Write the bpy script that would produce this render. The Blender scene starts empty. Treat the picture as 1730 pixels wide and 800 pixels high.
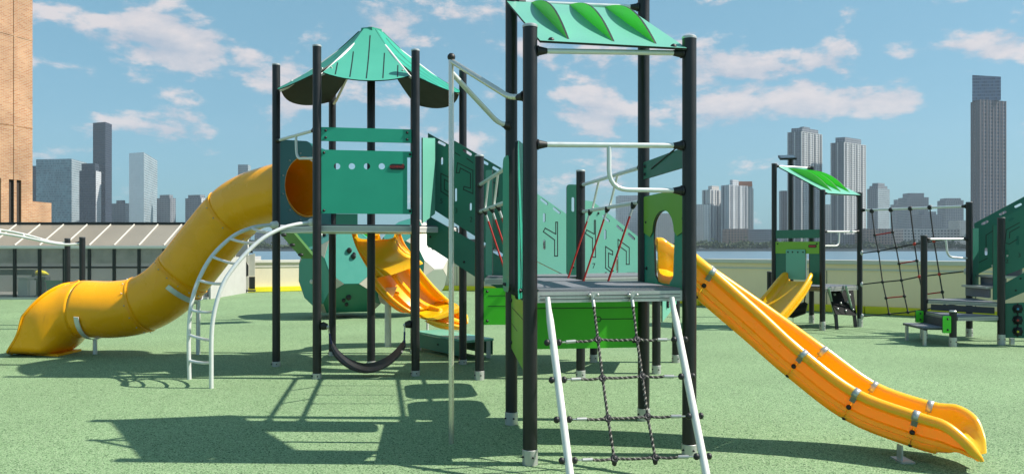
import bpy, bmesh, math, random
from mathutils import Vector, Matrix
from mathutils.geometry import tessellate_polygon
random.seed(7)
R = math.radians
scene = bpy.context.scene
COL = scene.collection
F, CX, HY, H = 1318.0, 865.0, 416.0, 1.54      # lens in photo pixels, centre column, horizon row, eye height

# ------------------------------------------------------------------ camera
cd = bpy.data.cameras.new('camera'); cam = bpy.data.objects.new('camera', cd); COL.objects.link(cam)
cam.location = (0, 0, H); cam.rotation_euler = (R(90), 0, 0)
cd.sensor_width = 36; cd.lens = 36 * F / 1730; cd.shift_y = 16 / 1730
cd.clip_start = .05; cd.clip_end = 9000
scene.camera = cam

# ------------------------------------------------------------------ light
SUN_EL = 46.4
sd = bpy.data.lights.new('sun', 'SUN'); sd.energy = 5.0; sd.angle = R(.55); sd.color = (1, .94, .84)
sun = bpy.data.objects.new('sun', sd); COL.objects.link(sun)
ray = Vector((-1, .035, -math.tan(R(SUN_EL)))).normalized()
sun.rotation_euler = ray.to_track_quat('-Z', 'Y').to_euler(); sun.location = (30, 0, 40)
scene.view_settings.view_transform = 'Standard'; scene.view_settings.look = 'None'
scene.view_settings.gamma = 1; scene.view_settings.exposure = 0.70; scene.view_settings.use_curve_mapping = False

W = bpy.data.worlds.new('World'); scene.world = W; W.use_nodes = True
nt = W.node_tree; nt.nodes.clear()
def N(t, typ, **k):
    n = t.nodes.new(typ)
    for a, b in k.items(): setattr(n, a, b)
    return n
def mth(t, op, a, b=None, c=None, clamp=False):
    n = N(t, 'ShaderNodeMath', operation=op, use_clamp=clamp)
    for i, v in enumerate((a, b, c)):
        if v is None: continue
        if hasattr(v, 'links'): t.links.new(v, n.inputs[i])
        else: n.inputs[i].default_value = v
    return n.outputs[0]
def mixc(t, f, a, b, mode='MIX'):
    n = N(t, 'ShaderNodeMix', data_type='RGBA', blend_type=mode)
    for i, v in ((0, f), (6, a), (7, b)):
        if hasattr(v, 'links'): t.links.new(v, n.inputs[i])
        else: n.inputs[i].default_value = (*v, 1) if isinstance(v, tuple) else v
    return n.outputs[2]
sky = N(nt, 'ShaderNodeTexSky', sky_type='NISHITA', sun_disc=False)
sky.sun_elevation = R(SUN_EL); sky.sun_rotation = R(92)
sky.air_density = 1.0; sky.dust_density = 1.6; sky.ozone_density = 1.6; sky.altitude = 0
tc = N(nt, 'ShaderNodeTexCoord'); sp = N(nt, 'ShaderNodeSeparateXYZ'); nt.links.new(tc.outputs['Generated'], sp.inputs[0])
az = mth(nt, 'ARCTAN2', sp.outputs[0], sp.outputs[1]); el = mth(nt, 'ARCSINE', sp.outputs[2])
cmb = N(nt, 'ShaderNodeCombineXYZ'); nt.links.new(az, cmb.inputs[0])
nt.links.new(mth(nt, 'MULTIPLY', el, 2.0), cmb.inputs[1])
def cloud_noise(dy):
    v = N(nt, 'ShaderNodeVectorMath', operation='ADD'); nt.links.new(cmb.outputs[0], v.inputs[0]); v.inputs[1].default_value = (3.1, dy, 0)
    n = N(nt, 'ShaderNodeTexNoise'); nt.links.new(v.outputs[0], n.inputs[0])
    n.inputs['Scale'].default_value = 9.5; n.inputs['Detail'].default_value = 10; n.inputs['Roughness'].default_value = .6
    n.inputs['Distortion'].default_value = .12
    return n.outputs[0]
def cloud_field():                     # banks of cumulus round the sky, by compass bearing and height (degrees)
    tot = None
    for a, e, w, h, k in ((-23, 13.3, 6.2, 1.7, .42), (-31, 17.0, 4.2, 2.6, .36), (-8.5, 15.6, 2.7, 1.7, .36), (-15, 11.0, 4, 1.5, .2),
                          (-33, 12.2, 3.4, 1.5, .26), (-17.5, 12.3, 3, 1.6, .2), (18.5, 12.0, 4.8, 1.5, .44), (22.5, 9.6, 8.5, 1.15, .40),
                          (33, 12.5, 4.2, 1.2, .44), (8, 9.5, 3.5, 2.2, .22), (15, 8.2, 4, 1.6, .2), (2, 13.5, 5, 1.6, .22), (15, 17.6, 6, .5, .26),
                          (-22, 7.4, 8, 1.0, .24), (-4, 8.0, 7, 1.4, .16), (-35, 7.6, 1.6, 1, .28), (14, 12.6, 1.2, 1.4, .1),
                          (26, 17.6, 5, .5, .2), (70, 16, 20, 5, .3), (-75, 15, 18, 5, .3), (120, 20, 20, 6, .3), (-140, 18, 24, 6, .3)):
        da = mth(nt, 'MULTIPLY', mth(nt, 'SUBTRACT', az, R(a)), 1 / R(w)); de = mth(nt, 'MULTIPLY', mth(nt, 'SUBTRACT', el, R(e)), 1 / R(h))
        g = mth(nt, 'MULTIPLY', mth(nt, 'EXPONENT', mth(nt, 'MULTIPLY', mth(nt, 'ADD', mth(nt, 'MULTIPLY', da, da), mth(nt, 'MULTIPLY', de, de)), -1)), k)
        tot = g if tot is None else mth(nt, 'ADD', tot, g)
    return tot
field = cloud_field()
dens = mth(nt, 'ADD', field, mth(nt, 'MULTIPLY_ADD', cloud_noise(0), 2.3, -.70)); densu = mth(nt, 'ADD', field, mth(nt, 'MULTIPLY_ADD', cloud_noise(.04), 2.3, -.70))
mr = N(nt, 'ShaderNodeMapRange', interpolation_type='SMOOTHSTEP'); nt.links.new(dens, mr.inputs[0])
mr.inputs[1].default_value = .56; mr.inputs[2].default_value = .84; mr.inputs[4].default_value = .88
lit = mth(nt, 'MULTIPLY_ADD', mth(nt, 'SUBTRACT', dens, densu), 1.5, .5, clamp=True)
ccol = mixc(nt, lit, (5.6, 6.2, 7.4), (9.6, 8.7, 8.7))
skyc = mixc(nt, 1.0, sky.outputs[0], (.84, 1.16, 1.27), 'MULTIPLY')
skyc = mixc(nt, .45, skyc, (3.5, 7.6, 9.6)); mx = mixc(nt, mr.outputs[0], skyc, ccol)
bg = N(nt, 'ShaderNodeBackground'); nt.links.new(mx, bg.inputs[0]); bg.inputs[1].default_value = .052
nt.links.new(bg.outputs[0], N(nt, 'ShaderNodeOutputWorld').inputs[0])

# ------------------------------------------------------------------ materials
def mat(name, col, rough=.5, metal=0, var=.12, vscale=6, bump=0, bscale=60, streak=0, coat=0, sss=0, sssr=(.1, .04, .01), spec=.5, trans=0, alpha=None, coord='Object', grain=0):
    m = bpy.data.materials.new(name); m.use_nodes = True; t = m.node_tree; p = t.nodes['Principled BSDF']
    tc = N(t, 'ShaderNodeTexCoord'); src = tc.outputs[coord]
    n = N(t, 'ShaderNodeTexNoise'); t.links.new(src, n.inputs[0]); n.inputs['Scale'].default_value = vscale; n.inputs['Detail'].default_value = 5
    f = mth(t, 'MULTIPLY_ADD', n.outputs[0], 2 * var, 1 - var)
    if streak:
        mp = N(t, 'ShaderNodeMapping'); t.links.new(src, mp.inputs[0]); mp.inputs['Scale'].default_value = (1, 1, .06)
        n2 = N(t, 'ShaderNodeTexNoise'); t.links.new(mp.outputs[0], n2.inputs[0]); n2.inputs['Scale'].default_value = 55; n2.inputs['Detail'].default_value = 4
        f = mth(t, 'MULTIPLY', f, mth(t, 'MULTIPLY_ADD', n2.outputs[0], 2 * streak, 1 - streak))
    if grain:
        n3 = N(t, 'ShaderNodeTexNoise'); t.links.new(src, n3.inputs[0]); n3.inputs['Scale'].default_value = 240; n3.inputs['Detail'].default_value = 2
        f = mth(t, 'MULTIPLY', f, mth(t, 'MULTIPLY_ADD', n3.outputs[0], 2 * grain, 1 - grain))
    c = N(t, 'ShaderNodeVectorMath', operation='SCALE'); c.inputs[0].default_value = tuple(q * .78 for q in col); t.links.new(f, c.inputs[3])
    t.links.new(c.outputs[0], p.inputs['Base Color'])
    t.links.new(mth(t, 'MULTIPLY_ADD', n.outputs[0], .2, rough - .1, clamp=True), p.inputs['Roughness'])
    p.inputs['Metallic'].default_value = metal; p.inputs['Coat Weight'].default_value = coat; p.inputs['Specular IOR Level'].default_value = spec
    p.inputs['Coat Roughness'].default_value = .12
    if sss:
        p.inputs['Subsurface Weight'].default_value = sss; p.inputs['Subsurface Radius'].default_value = sssr; p.inputs['Subsurface Scale'].default_value = 1.0
    if trans: p.inputs['Transmission Weight'].default_value = trans
    if alpha is not None: p.inputs['Alpha'].default_value = alpha
    if bump:
        b = N(t, 'ShaderNodeBump'); b.inputs['Strength'].default_value = bump; b.inputs['Distance'].default_value = .01
        n4 = N(t, 'ShaderNodeTexNoise'); t.links.new(src, n4.inputs[0]); n4.inputs['Scale'].default_value = bscale; n4.inputs['Detail'].default_value = 4
        t.links.new(n4.outputs[0], b.inputs['Height']); t.links.new(b.outputs[0], p.inputs['Normal'])
    return m

POST = mat('charcoal_post', (.011, .0115, .014), .38, var=.35, vscale=9, streak=.35, bump=.15, bscale=90, grain=.3)
ALU = mat('brushed_aluminium', (.62, .62, .61), .38, .55, streak=.12, var=.1)
GALV = mat('galvanised_steel', (.86, .88, .88), .34, .3, var=.12, vscale=20)
STEEL = mat('polished_steel', (.85, .80, .72), .25, .8, var=.08, streak=.1)
CREAMPIPE = mat('pale_painted_tube', (.90, .88, .84), .4, .05, var=.06, grain=.06)
RUBBER = mat('black_rubber', (.012, .012, .014), .5, var=.2)
MATTE = mat('matt_black', (.006, .007, .007), .85, spec=.2)
FINM = mat('bounce_lit_fin_board', (.17, .98, .06), .42, var=.04)  # bright green raised to hold mint light bounced off the roof
MTEAL = mat('pale_teal_board', (.075, .36, .29), .42, var=.05)
PLANKG = mat('dull_green_board', (.10, .26, .07), .5)
BLACK = mat('black_line', (.008, .012, .012), .5)
TEAL = mat('teal_green_board', (.018, .38, .25), .42, var=.13, vscale=3, bump=.1, bscale=350, grain=.1)
DTEAL = mat('dark_green_board', (.022, .185, .125), .42, var=.13, vscale=3, bump=.1, bscale=350, grain=.12)
MINT = mat('mint_green_board', (.17, .50, .38), .4, var=.05, vscale=3, bump=.08, bscale=350, grain=.08)
LIME = mat('bright_green_board', (.085, .72, .025), .4, var=.13, vscale=3, bump=.1, bscale=350, grain=.1)
LIME2 = mat('yellow_green_board', (.24, .52, .035), .42, var=.06, vscale=3, grain=.1)
BLUET = mat('blue_green_board', (.02, .20, .20), .42, var=.07, vscale=3, grain=.1)
EDGE = mat('core_and_underside_shade', (.004, .012, .009), .6)  # dark board edges; also painted shade under the hexagonal roof
TREAD = mat('grey_tread', (.20, .21, .24), .6, var=.15, vscale=5, bump=.5, bscale=220, grain=.4)
DGREY = mat('dark_grey_board', (.055, .06, .07), .6, var=.15, grain=.25)
YEL = mat('yellow_slide_plastic', (1.12, .56, .006), .30, var=.05, vscale=5, bump=.10, bscale=14, coat=.25, sss=.35, sssr=(.16, .03, .002))
TUBE = mat('amber_tube_plastic', (1.25, .52, .002), .27, var=.12, vscale=3, bump=.12, bscale=9, spec=.35, coat=.2, sss=.03, sssr=(.06, .02, .003))
REDROPE = mat('red_rope', (.50, .018, .012), .7, var=.2, vscale=40)
BLKROPE = mat('black_rope', (.022, .021, .020), .6, var=.3, vscale=120)
GRYROPE = mat('grey_rope_strand', (.32, .29, .26), .6, var=.3, vscale=120)
REDL = mat('red_lettering', (.55, .03, .03), .5)
WHITE = mat('white_paint', (.78, .77, .74), .5, var=.05)
PINKW = mat('pale_pink_board', (.72, .60, .54), .5, var=.05)
WALL = mat('cream_wall_render', (.84, .75, .56), .8, var=.1, vscale=1.2, streak=.08, bump=.2, bscale=30)
WALL2 = mat('lightened_wall_render', (1.18, .92, .62), .8, var=.07, vscale=.8, streak=.04, bump=.2, bscale=30)  # cream render brightened and warmed to offset shade on the right parapet
CAP = mat('pale_coping', (.78, .74, .66), .75, var=.06, vscale=1.5, bump=.2, bscale=20)
YLINE = mat('yellow_kerb_paint', (.98, .86, .02), .6, var=.15, vscale=2, grain=.1)
LAND = mat('shore_earth', (.14, .15, .10), .9, var=.3, vscale=.02)
STONE = mat('embankment_stone', (.22, .21, .19), .9, var=.3, vscale=.08)
SOLAR = mat('solar_cell', (.03, .04, .05), .2)
BLUE = mat('blue_plastic', (.05, .35, .6), .4)
REDP = mat('red_plastic', (.6, .04, .02), .4)
DARK = mat('dark_cloth', (.03, .03, .035), .8)
MARB = mat('chequer_white', (.62, .58, .50), .7)

def rubber_ground():
    m = bpy.data.materials.new('green_rubber_granules'); m.use_nodes = True; t = m.node_tree; p = t.nodes['Principled BSDF']
    tc = N(t, 'ShaderNodeTexCoord')
    v = N(t, 'ShaderNodeTexVoronoi', feature='F1'); t.links.new(tc.outputs['Object'], v.inputs[0]); v.inputs['Scale'].default_value = 125
    cr = N(t, 'ShaderNodeValToRGB'); e = cr.color_ramp.elements
    sx = N(t, 'ShaderNodeSeparateColor'); t.links.new(v.outputs['Color'], sx.inputs[0]); t.links.new(sx.outputs[0], cr.inputs[0])
    e[0].position = 0; e[0].color = (.03, .07, .03, 1); e[1].position = 1; e[1].color = (.36, .44, .28, 1)
    for pos, c in ((.15, (.06, .12, .05, 1)), (.24, (.185, .30, .145, 1)), (.55, (.225, .34, .175, 1)), (.85, (.26, .38, .205, 1))):
        x = e.new(pos); x.color = c
    n = N(t, 'ShaderNodeTexNoise'); t.links.new(tc.outputs['Object'], n.inputs[0]); n.inputs['Scale'].default_value = .55; n.inputs['Detail'].default_value = 6
    n2 = N(t, 'ShaderNodeTexNoise'); t.links.new(tc.outputs['Object'], n2.inputs[0]); n2.inputs['Scale'].default_value = 105; n2.inputs['Detail'].default_value = 4; n2.inputs['Roughness'].default_value = .7
    f = mth(t, 'MULTIPLY', mth(t, 'MULTIPLY_ADD', n.outputs[0], .42, .70), mth(t, 'MULTIPLY_ADD', n2.outputs[0], 2.8, -.44))
    c = N(t, 'ShaderNodeVectorMath', operation='SCALE'); t.links.new(cr.outputs[0], c.inputs[0]); t.links.new(f, c.inputs[3])
    t.links.new(c.outputs[0], p.inputs['Base Color']); p.inputs['Roughness'].default_value = .85; p.inputs['Specular IOR Level'].default_value = .25
    b = N(t, 'ShaderNodeBump'); b.inputs['Strength'].default_value = .35; b.inputs['Distance'].default_value = .004
    t.links.new(v.outputs['Distance'], b.inputs['Height']); t.links.new(b.outputs[0], p.inputs['Normal'])
    return m
GROUND = rubber_ground()

def brick_mat():
    m = bpy.data.materials.new('tan_brick'); m.use_nodes = True; t = m.node_tree; p = t.nodes['Principled BSDF']
    uv = N(t, 'ShaderNodeUVMap'); b = N(t, 'ShaderNodeTexBrick'); t.links.new(uv.outputs[0], b.inputs[0])
    b.inputs['Scale'].default_value = 1; b.inputs['Brick Width'].default_value = .21; b.inputs['Row Height'].default_value = .07; b.inputs['Mortar Size'].default_value = .010
    b.inputs['Color1'].default_value = (.31, .135, .06, 1); b.inputs['Color2'].default_value = (.40, .215, .11, 1); b.inputs['Mortar'].default_value = (.36, .28, .21, 1)
    n = N(t, 'ShaderNodeTexNoise'); t.links.new(uv.outputs[0], n.inputs[0]); n.inputs['Scale'].default_value = .7; n.inputs['Detail'].default_value = 8
    c = N(t, 'ShaderNodeVectorMath', operation='SCALE'); t.links.new(b.outputs[0], c.inputs[0]); t.links.new(mth(t, 'MULTIPLY_ADD', n.outputs[0], 1.1, .45), c.inputs[3])
    t.links.new(c.outputs[0], p.inputs['Base Color']); p.inputs['Roughness'].default_value = .9
    return m
BRICK = brick_mat()

def facade(name, wall, glass, bay=3.2, fl=3.4, wu=.62, wv=.55, grough=.25, vr=1.):
    wall = tuple(q * .72 for q in wall); glass = tuple(q * .72 for q in glass)
    m = bpy.data.materials.new(name); m.use_nodes = True; t = m.node_tree; p = t.nodes['Principled BSDF']
    uv = N(t, 'ShaderNodeUVMap'); s = N(t, 'ShaderNodeSeparateXYZ'); t.links.new(uv.outputs[0], s.inputs[0])
    a = mth(t, 'DIVIDE', s.outputs[0], bay); b = mth(t, 'DIVIDE', s.outputs[1], fl)
    inu = mth(t, 'LESS_THAN', mth(t, 'FRACT', a), wu); inv = mth(t, 'LESS_THAN', mth(t, 'FRACT', b), wv)
    w = mth(t, 'MULTIPLY', inu, inv)
    cb = N(t, 'ShaderNodeCombineXYZ'); t.links.new(mth(t, 'FLOOR', a), cb.inputs[0]); t.links.new(mth(t, 'FLOOR', b), cb.inputs[1])
    wn = N(t, 'ShaderNodeTexWhiteNoise', noise_dimensions='2D'); t.links.new(cb.outputs[0], wn.inputs[0])
    n = N(t, 'ShaderNodeTexNoise'); t.links.new(uv.outputs[0], n.inputs[0]); n.inputs['Scale'].default_value = .03; n.inputs['Detail'].default_value = 4
    g = N(t, 'ShaderNodeVectorMath', operation='SCALE'); g.inputs[0].default_value = glass
    t.links.new(mth(t, 'MULTIPLY', mth(t, 'MULTIPLY_ADD', wn.outputs[0], .8 * vr, 1 - .4 * vr), mth(t, 'MULTIPLY_ADD', n.outputs[0], 1.2 * vr, 1 - .6 * vr)), g.inputs[3])
    wl = N(t, 'ShaderNodeVectorMath', operation='SCALE'); wl.inputs[0].default_value = wall; t.links.new(mth(t, 'MULTIPLY_ADD', n.outputs[0], .4, .8), wl.inputs[3])
    t.links.new(mixc(t, w, wl.outputs[0], g.outputs[0]), p.inputs['Base Color'])
    t.links.new(mth(t, 'MULTIPLY_ADD', w, grough - .7, .7), p.inputs['Roughness'])
    return m
F_GLASSB = facade('blue_curtain_wall', (.33, .41, .44), (.20, .33, .37), 1.8, 3.6, .9, .78)
F_GLASSD = facade('dark_curtain_wall', (.04, .05, .07), (.02, .025, .045), 1.8, 3.6, .85, .8)
F_GLASSD_ = mat('dark_strip', (.06, .07, .09), .4)
PINKSTONE = mat('pinkish_stone', (.20, .165, .165), .8)
PALE = mat('pale_concrete', (.62, .62, .62), .8)
F_BLACK = facade('black_tower_wall', (.020, .024, .045), (.012, .014, .032), 2.2, 3.6, .7, .7)
F_MARB = facade('white_marble_wall', (1.15, 1.13, 1.1), (1.08, 1.06, 1.05), 5, 4, .97, .94, .6, .06)
F_UNG = facade('green_grey_curtain_wall', (.36, .42, .45), (.20, .27, .31), 1.5, 3.6, .8, .55)
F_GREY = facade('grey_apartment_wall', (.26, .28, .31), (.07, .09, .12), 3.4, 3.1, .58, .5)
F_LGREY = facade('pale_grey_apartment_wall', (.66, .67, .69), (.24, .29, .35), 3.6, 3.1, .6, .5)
F_BROWN = facade('brown_grid_wall', (.17, .14, .14), (.06, .08, .11), 5.2, 4.6, .62, .62)
F_BEIGE = facade('beige_apartment_wall', (.68, .65, .61), (.26, .28, .32), 3.2, 3.1, .5, .5)
F_BRICK = facade('brown_brick_wall', (.36, .24, .18), (.10, .09, .10), 4, 3.6, .5, .5)
F_WHITE = facade('white_office_wall', (.58, .58, .58), (.17, .19, .22), 4.5, 4, .6, .45)

# ------------------------------------------------------------------ geometry helpers
def P(px, py, d): return Vector(((px - CX) / F * d, d, H - (py - HY) / F * d))
def G(px, py, r=0): d = F * H / (py - HY) + r; return Vector(((px - CX) / F * d, d, 0))
class Plane:                                        # vertical plane through two ground points; n faces the viewer
    def __init__(s, a, b):
        s.a = Vector((a[0], a[1], 0)); s.b = Vector((b[0], b[1], 0)); s.d = (s.b - s.a).normalized(); s.L = (s.b - s.a).length
        s.n = Vector((s.d.y, -s.d.x, 0))
        if s.n.dot(-s.a) < 0: s.n = -s.n
    def uz(s, px, py):
        dr = Vector(((px - CX) / F, 1, -(py - HY) / F)); k = s.a.dot(s.n) / dr.dot(s.n); q = dr * k + Vector((0, 0, H))
        return ((q - s.a).dot(s.d), q.z)
    def w(s, u, z, o=0): v = s.a + s.d * u + s.n * o; v.z = z; return v
    def hit(s, px, py, o=0): u, z = s.uz(px, py); return s.w(u, z, o)
def root_of(o):
    while o.parent: o = o.parent
    return o
class MB:
    def __init__(s): s.v = []; s.f = []; s.m = []; s.uv = None
    def add(s, vs, fs, mi=0):
        k = len(s.v); s.v += [Vector(x) for x in vs]; s.f += [tuple(i + k for i in f) for f in fs]; s.m += [mi] * len(fs); return s
    def box(s, c, sz, ax=None, mi=0):
        ax = ax or (Vector((1, 0, 0)), Vector((0, 1, 0)), Vector((0, 0, 1))); c = Vector(c)
        vs = [c + ax[0] * sz[0] * i / 2 + ax[1] * sz[1] * j / 2 + ax[2] * sz[2] * k / 2 for i in (-1, 1) for j in (-1, 1) for k in (-1, 1)]
        return s.add(vs, [(0, 1, 3, 2), (4, 6, 7, 5), (0, 4, 5, 1), (2, 3, 7, 6), (0, 2, 6, 4), (1, 5, 7, 3)], mi)
    def bar(s, a, b, w, h, mi=0):
        a = Vector(a); b = Vector(b); d = (b - a); L = d.length; d.normalize(); x = d.cross(Vector((0, 0, 1)))
        x = Vector((1, 0, 0)) if x.length < 1e-3 else x.normalized()
        return s.box((a + b) / 2, (L, w, h), (d, x, x.cross(d)), mi)
    def tube(s, pts, r, n=12, mi=0, cap=True):
        pts = [Vector(p) for p in pts]; m = len(pts); rs = r if isinstance(r, (list, tuple)) else [r] * m
        up = None; k = len(s.v); vs = []
        for i, p in enumerate(pts):
            t = (pts[min(i + 1, m - 1)] - pts[max(i - 1, 0)]).normalized()
            if up is None: up = t.orthogonal().normalized()
            up = (up - t * up.dot(t)); up = up.normalized() if up.length > 1e-6 else t.orthogonal().normalized()
            sd_ = t.cross(up)
            vs += [p + (up * math.cos(2 * math.pi * j / n) + sd_ * math.sin(2 * math.pi * j / n)) * rs[i] for j in range(n)]
        fs = [(i * n + j, i * n + (j + 1) % n, (i + 1) * n + (j + 1) % n, (i + 1) * n + j) for i in range(m - 1) for j in range(n)]
        if cap: fs += [tuple(range(n))[::-1], tuple((m - 1) * n + j for j in range(n))]
        return s.add(vs, fs, mi)
    def ball(s, c, r, mi=0, n=10, sc=(1, 1, 1)):
        c = Vector(c); vs = [c + Vector((0, 0, r * sc[2]))]
        for i in range(1, n // 2 + 1):
            a = math.pi * i / (n // 2 + 1)
            vs += [c + Vector((r * sc[0] * math.sin(a) * math.cos(2 * math.pi * j / n), r * sc[1] * math.sin(a) * math.sin(2 * math.pi * j / n), r * sc[2] * math.cos(a))) for j in range(n)]
        vs.append(c - Vector((0, 0, r * sc[2]))); q = n // 2; fs = [(0, 1 + j, 1 + (j + 1) % n) for j in range(n)]
        fs += [(1 + i * n + j, 1 + (i + 1) * n + j, 1 + (i + 1) * n + (j + 1) % n, 1 + i * n + (j + 1) % n) for i in range(q - 1) for j in range(n)]
        fs += [(len(vs) - 1, 1 + (q - 1) * n + (j + 1) % n, 1 + (q - 1) * n + j) for j in range(n)]
        return s.add(vs, fs, mi)
    def slab(s, loops, fn, t0, t1, mi=0, side=None):
        """2-D loops (first outer, rest holes) placed by fn(u, v, offset) and given thickness"""
        side = mi if side is None else side
        tri = tessellate_polygon([[Vector((a, b, 0)) for a, b in l] for l in loops]); flat = [q for l in loops for q in l]
        s.add([fn(a, b, t1) for a, b in flat], tri, mi); s.add([fn(a, b, t0) for a, b in flat], [f[::-1] for f in tri], mi)
        for l in loops:
            m = len(l); s.add([fn(a, b, t1) for a, b in l] + [fn(a, b, t0) for a, b in l], [(i, (i + 1) % m, m + (i + 1) % m, m + i) for i in range(m)], side)
        return s
    def build(s, name, mats, parent=None, smooth=35, bevel=0):
        me = bpy.data.meshes.new(name); o = bpy.data.objects.new(name, me); COL.objects.link(o)
        org = Vector((0, 0, 0))
        if parent is not None: org = root_of(parent).location.copy(); o.parent = parent
        me.from_pydata([v - org for v in s.v], [], s.f)
        for m in (mats if isinstance(mats, (list, tuple)) else [mats]): me.materials.append(m)
        for p_, i in zip(me.polygons, s.m): p_.material_index = i
        bm = bmesh.new(); bm.from_mesh(me)
        bmesh.ops.remove_doubles(bm, verts=bm.verts, dist=1e-5)
        bmesh.ops.recalc_face_normals(bm, faces=bm.faces)
        if bevel:
            ed = [e for e in bm.edges if len(e.link_faces) == 2 and e.calc_face_angle(0) > R(50)]
            bmesh.ops.bevel(bm, geom=ed, offset=bevel, segments=2, affect='EDGES', clamp_overlap=True)
        bm.to_mesh(me); bm.free()
        if s.uv: s.uv(me)
        if smooth: me.shade_smooth(); me.set_sharp_from_angle(angle=R(smooth))
        return o
def thing(name, loc, label, cat, group=None):
    o = bpy.data.objects.new(name, None); COL.objects.link(o); o.location = loc; o.empty_display_size = .2
    o['label'] = label; o['category'] = cat
    if group: o['group'] = group
    return o
def tag(o, label=None, cat=None, group=None, kind=None):
    for k, v in (('label', label), ('category', cat), ('group', group), ('kind', kind)):
        if v: o[k] = v
    return o
def smooth(pts, n=6):
    pts = [Vector(p) for p in pts]; out = []
    for i in range(len(pts) - 1):
        a, b, c, d = pts[max(i - 1, 0)], pts[i], pts[i + 1], pts[min(i + 2, len(pts) - 1)]
        for k in range(n):
            t = k / n; out.append(.5 * ((2 * b) + (c - a) * t + (2 * a - 5 * b + 4 * c - d) * t * t + (3 * b - a - 3 * c + d) * t ** 3))
    out.append(pts[-1]); return out
def fillet(pts, r=.06, n=6):                        # rounds the bends of a bent tube
    pts = [Vector(p) for p in pts]; out = [pts[0]]
    for a, b, c in zip(pts, pts[1:], pts[2:]):
        q = min(r, (a - b).length * .48, (c - b).length * .48); s = b + (a - b).normalized() * q; e = b + (c - b).normalized() * q
        out += [s * (1 - t) ** 2 + b * 2 * t * (1 - t) + e * t * t for t in [k / n for k in range(n + 1)]]
    return out + [pts[-1]]
def circ(u, z, ru, rz=None, n=28): rz = rz or ru; return [(u + ru * math.cos(2 * math.pi * i / n), z + rz * math.sin(2 * math.pi * i / n)) for i in range(n)]
def rrect(u0, z0, u1, z1, r=.02, n=4):
    o = []
    for cx_, cy_, a in ((u1 - r, z1 - r, 0), (u0 + r, z1 - r, 90), (u0 + r, z0 + r, 180), (u1 - r, z0 + r, 270)):
        o += [(cx_ + r * math.cos(R(a + 90 * k / n)), cy_ + r * math.sin(R(a + 90 * k / n))) for k in range(n + 1)]
    return o
_tx = {}
def text_shape(body):
    if body not in _tx:
        c = bpy.data.curves.new('lettering', 'FONT'); c.body = body; c.align_x = 'CENTER'; c.align_y = 'CENTER'; c.extrude = .02
        o = bpy.data.objects.new('lettering', c); COL.objects.link(o); dg = bpy.context.evaluated_depsgraph_get(); me = o.evaluated_get(dg).to_mesh()
        _tx[body] = ([tuple(v.co) for v in me.vertices], [tuple(p.vertices) for p in me.polygons])
        o.evaluated_get(dg).to_mesh_clear(); bpy.data.objects.remove(o); bpy.data.curves.remove(c)
    return _tx[body]
def put_text(mb, body, org, xd, yd, nd, size, mi):
    v, f = text_shape(body); mb.add([org + xd * a * size + yd * b * size + nd * (c * .1 * size + .0015) for a, b, c in v], f, mi)
def strip(mb, pts, fn, w, t0, t1, mi):               # a thin routed line following 2-D points
    for (a, b), (c, d) in zip(pts, pts[1:]):
        L = math.hypot(c - a, d - b); dx, dy = (c - a) / L, (d - b) / L; h = w / 2
        a2, b2, c2, d2 = a - dx * h, b - dy * h, c + dx * h, d + dy * h
        mb.slab([[(a2 - dy * h, b2 + dx * h), (c2 - dy * h, d2 + dx * h), (c2 + dy * h, d2 - dx * h), (a2 + dy * h, b2 - dx * h)]], fn, t0, t1, mi)
def bolt(p, n, parent, r=.014, m=None):
    n = Vector(n).normalized(); p = Vector(p)
    MB().tube([p, p + n * .004, p + n * .012, p + n * .017], [r * 1.15, r * 1.1, r * .8, r * .3], 10).build('bolt', m or RUBBER, parent)
def post(parent, base, ztop, r=.052, sleeve=.10, capm=None):
    x, y, _ = base
    z0 = sleeve
    o = MB().tube([(x, y, z0), (x, y, ztop - .012)], r, 24).build('post', POST, parent)
    if sleeve:
        MB().tube([(x, y, -.02), (x, y, z0), (x, y, z0 + .003)], [r + .004, r + .004, r], 24).build('base_sleeve', ALU, o)
        for a in (-60, 20):
            v = Vector((math.sin(R(a)), -math.cos(R(a)), 0)); bolt(Vector((x, y, z0 * .55)) + v * (r + .003), v, o, .007)
    MB().tube([(x, y, ztop - .022), (x, y, ztop - .008), (x, y, ztop)], [r + .0025, r + .0025, r * .9], 24).build('post_cap', capm or DGREY, o)
    return o
def coupling(parent, p, d, r=.034, L=.075):          # rubber cone where a rail meets a post
    p = Vector(p); d = Vector(d).normalized()
    MB().tube([p, p + d * .012, p + d * .013, p + d * L], [r * 1.1, r * 1.15, r, r * .6], 16).build('coupling', RUBBER, parent)
def rail(parent, a, b, r=.02, m=None, mid=(), off=.05, name='rail', couple=True, fil=.07):
    a = Vector(a); b = Vector(b); pts = [a] + [Vector(q) for q in mid] + [b]
    d0 = (pts[1] - pts[0]).normalized(); d1 = (pts[-2] - pts[-1]).normalized()
    pts[0] = a + d0 * off; pts[-1] = b + d1 * off
    o = MB().tube(fillet(pts, fil) if len(pts) > 2 else pts, r, 16).build(name, m or GALV, parent)
    if couple: coupling(o, a + d0 * off, d0); coupling(o, b + d1 * off, d1)
    return o
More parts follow.
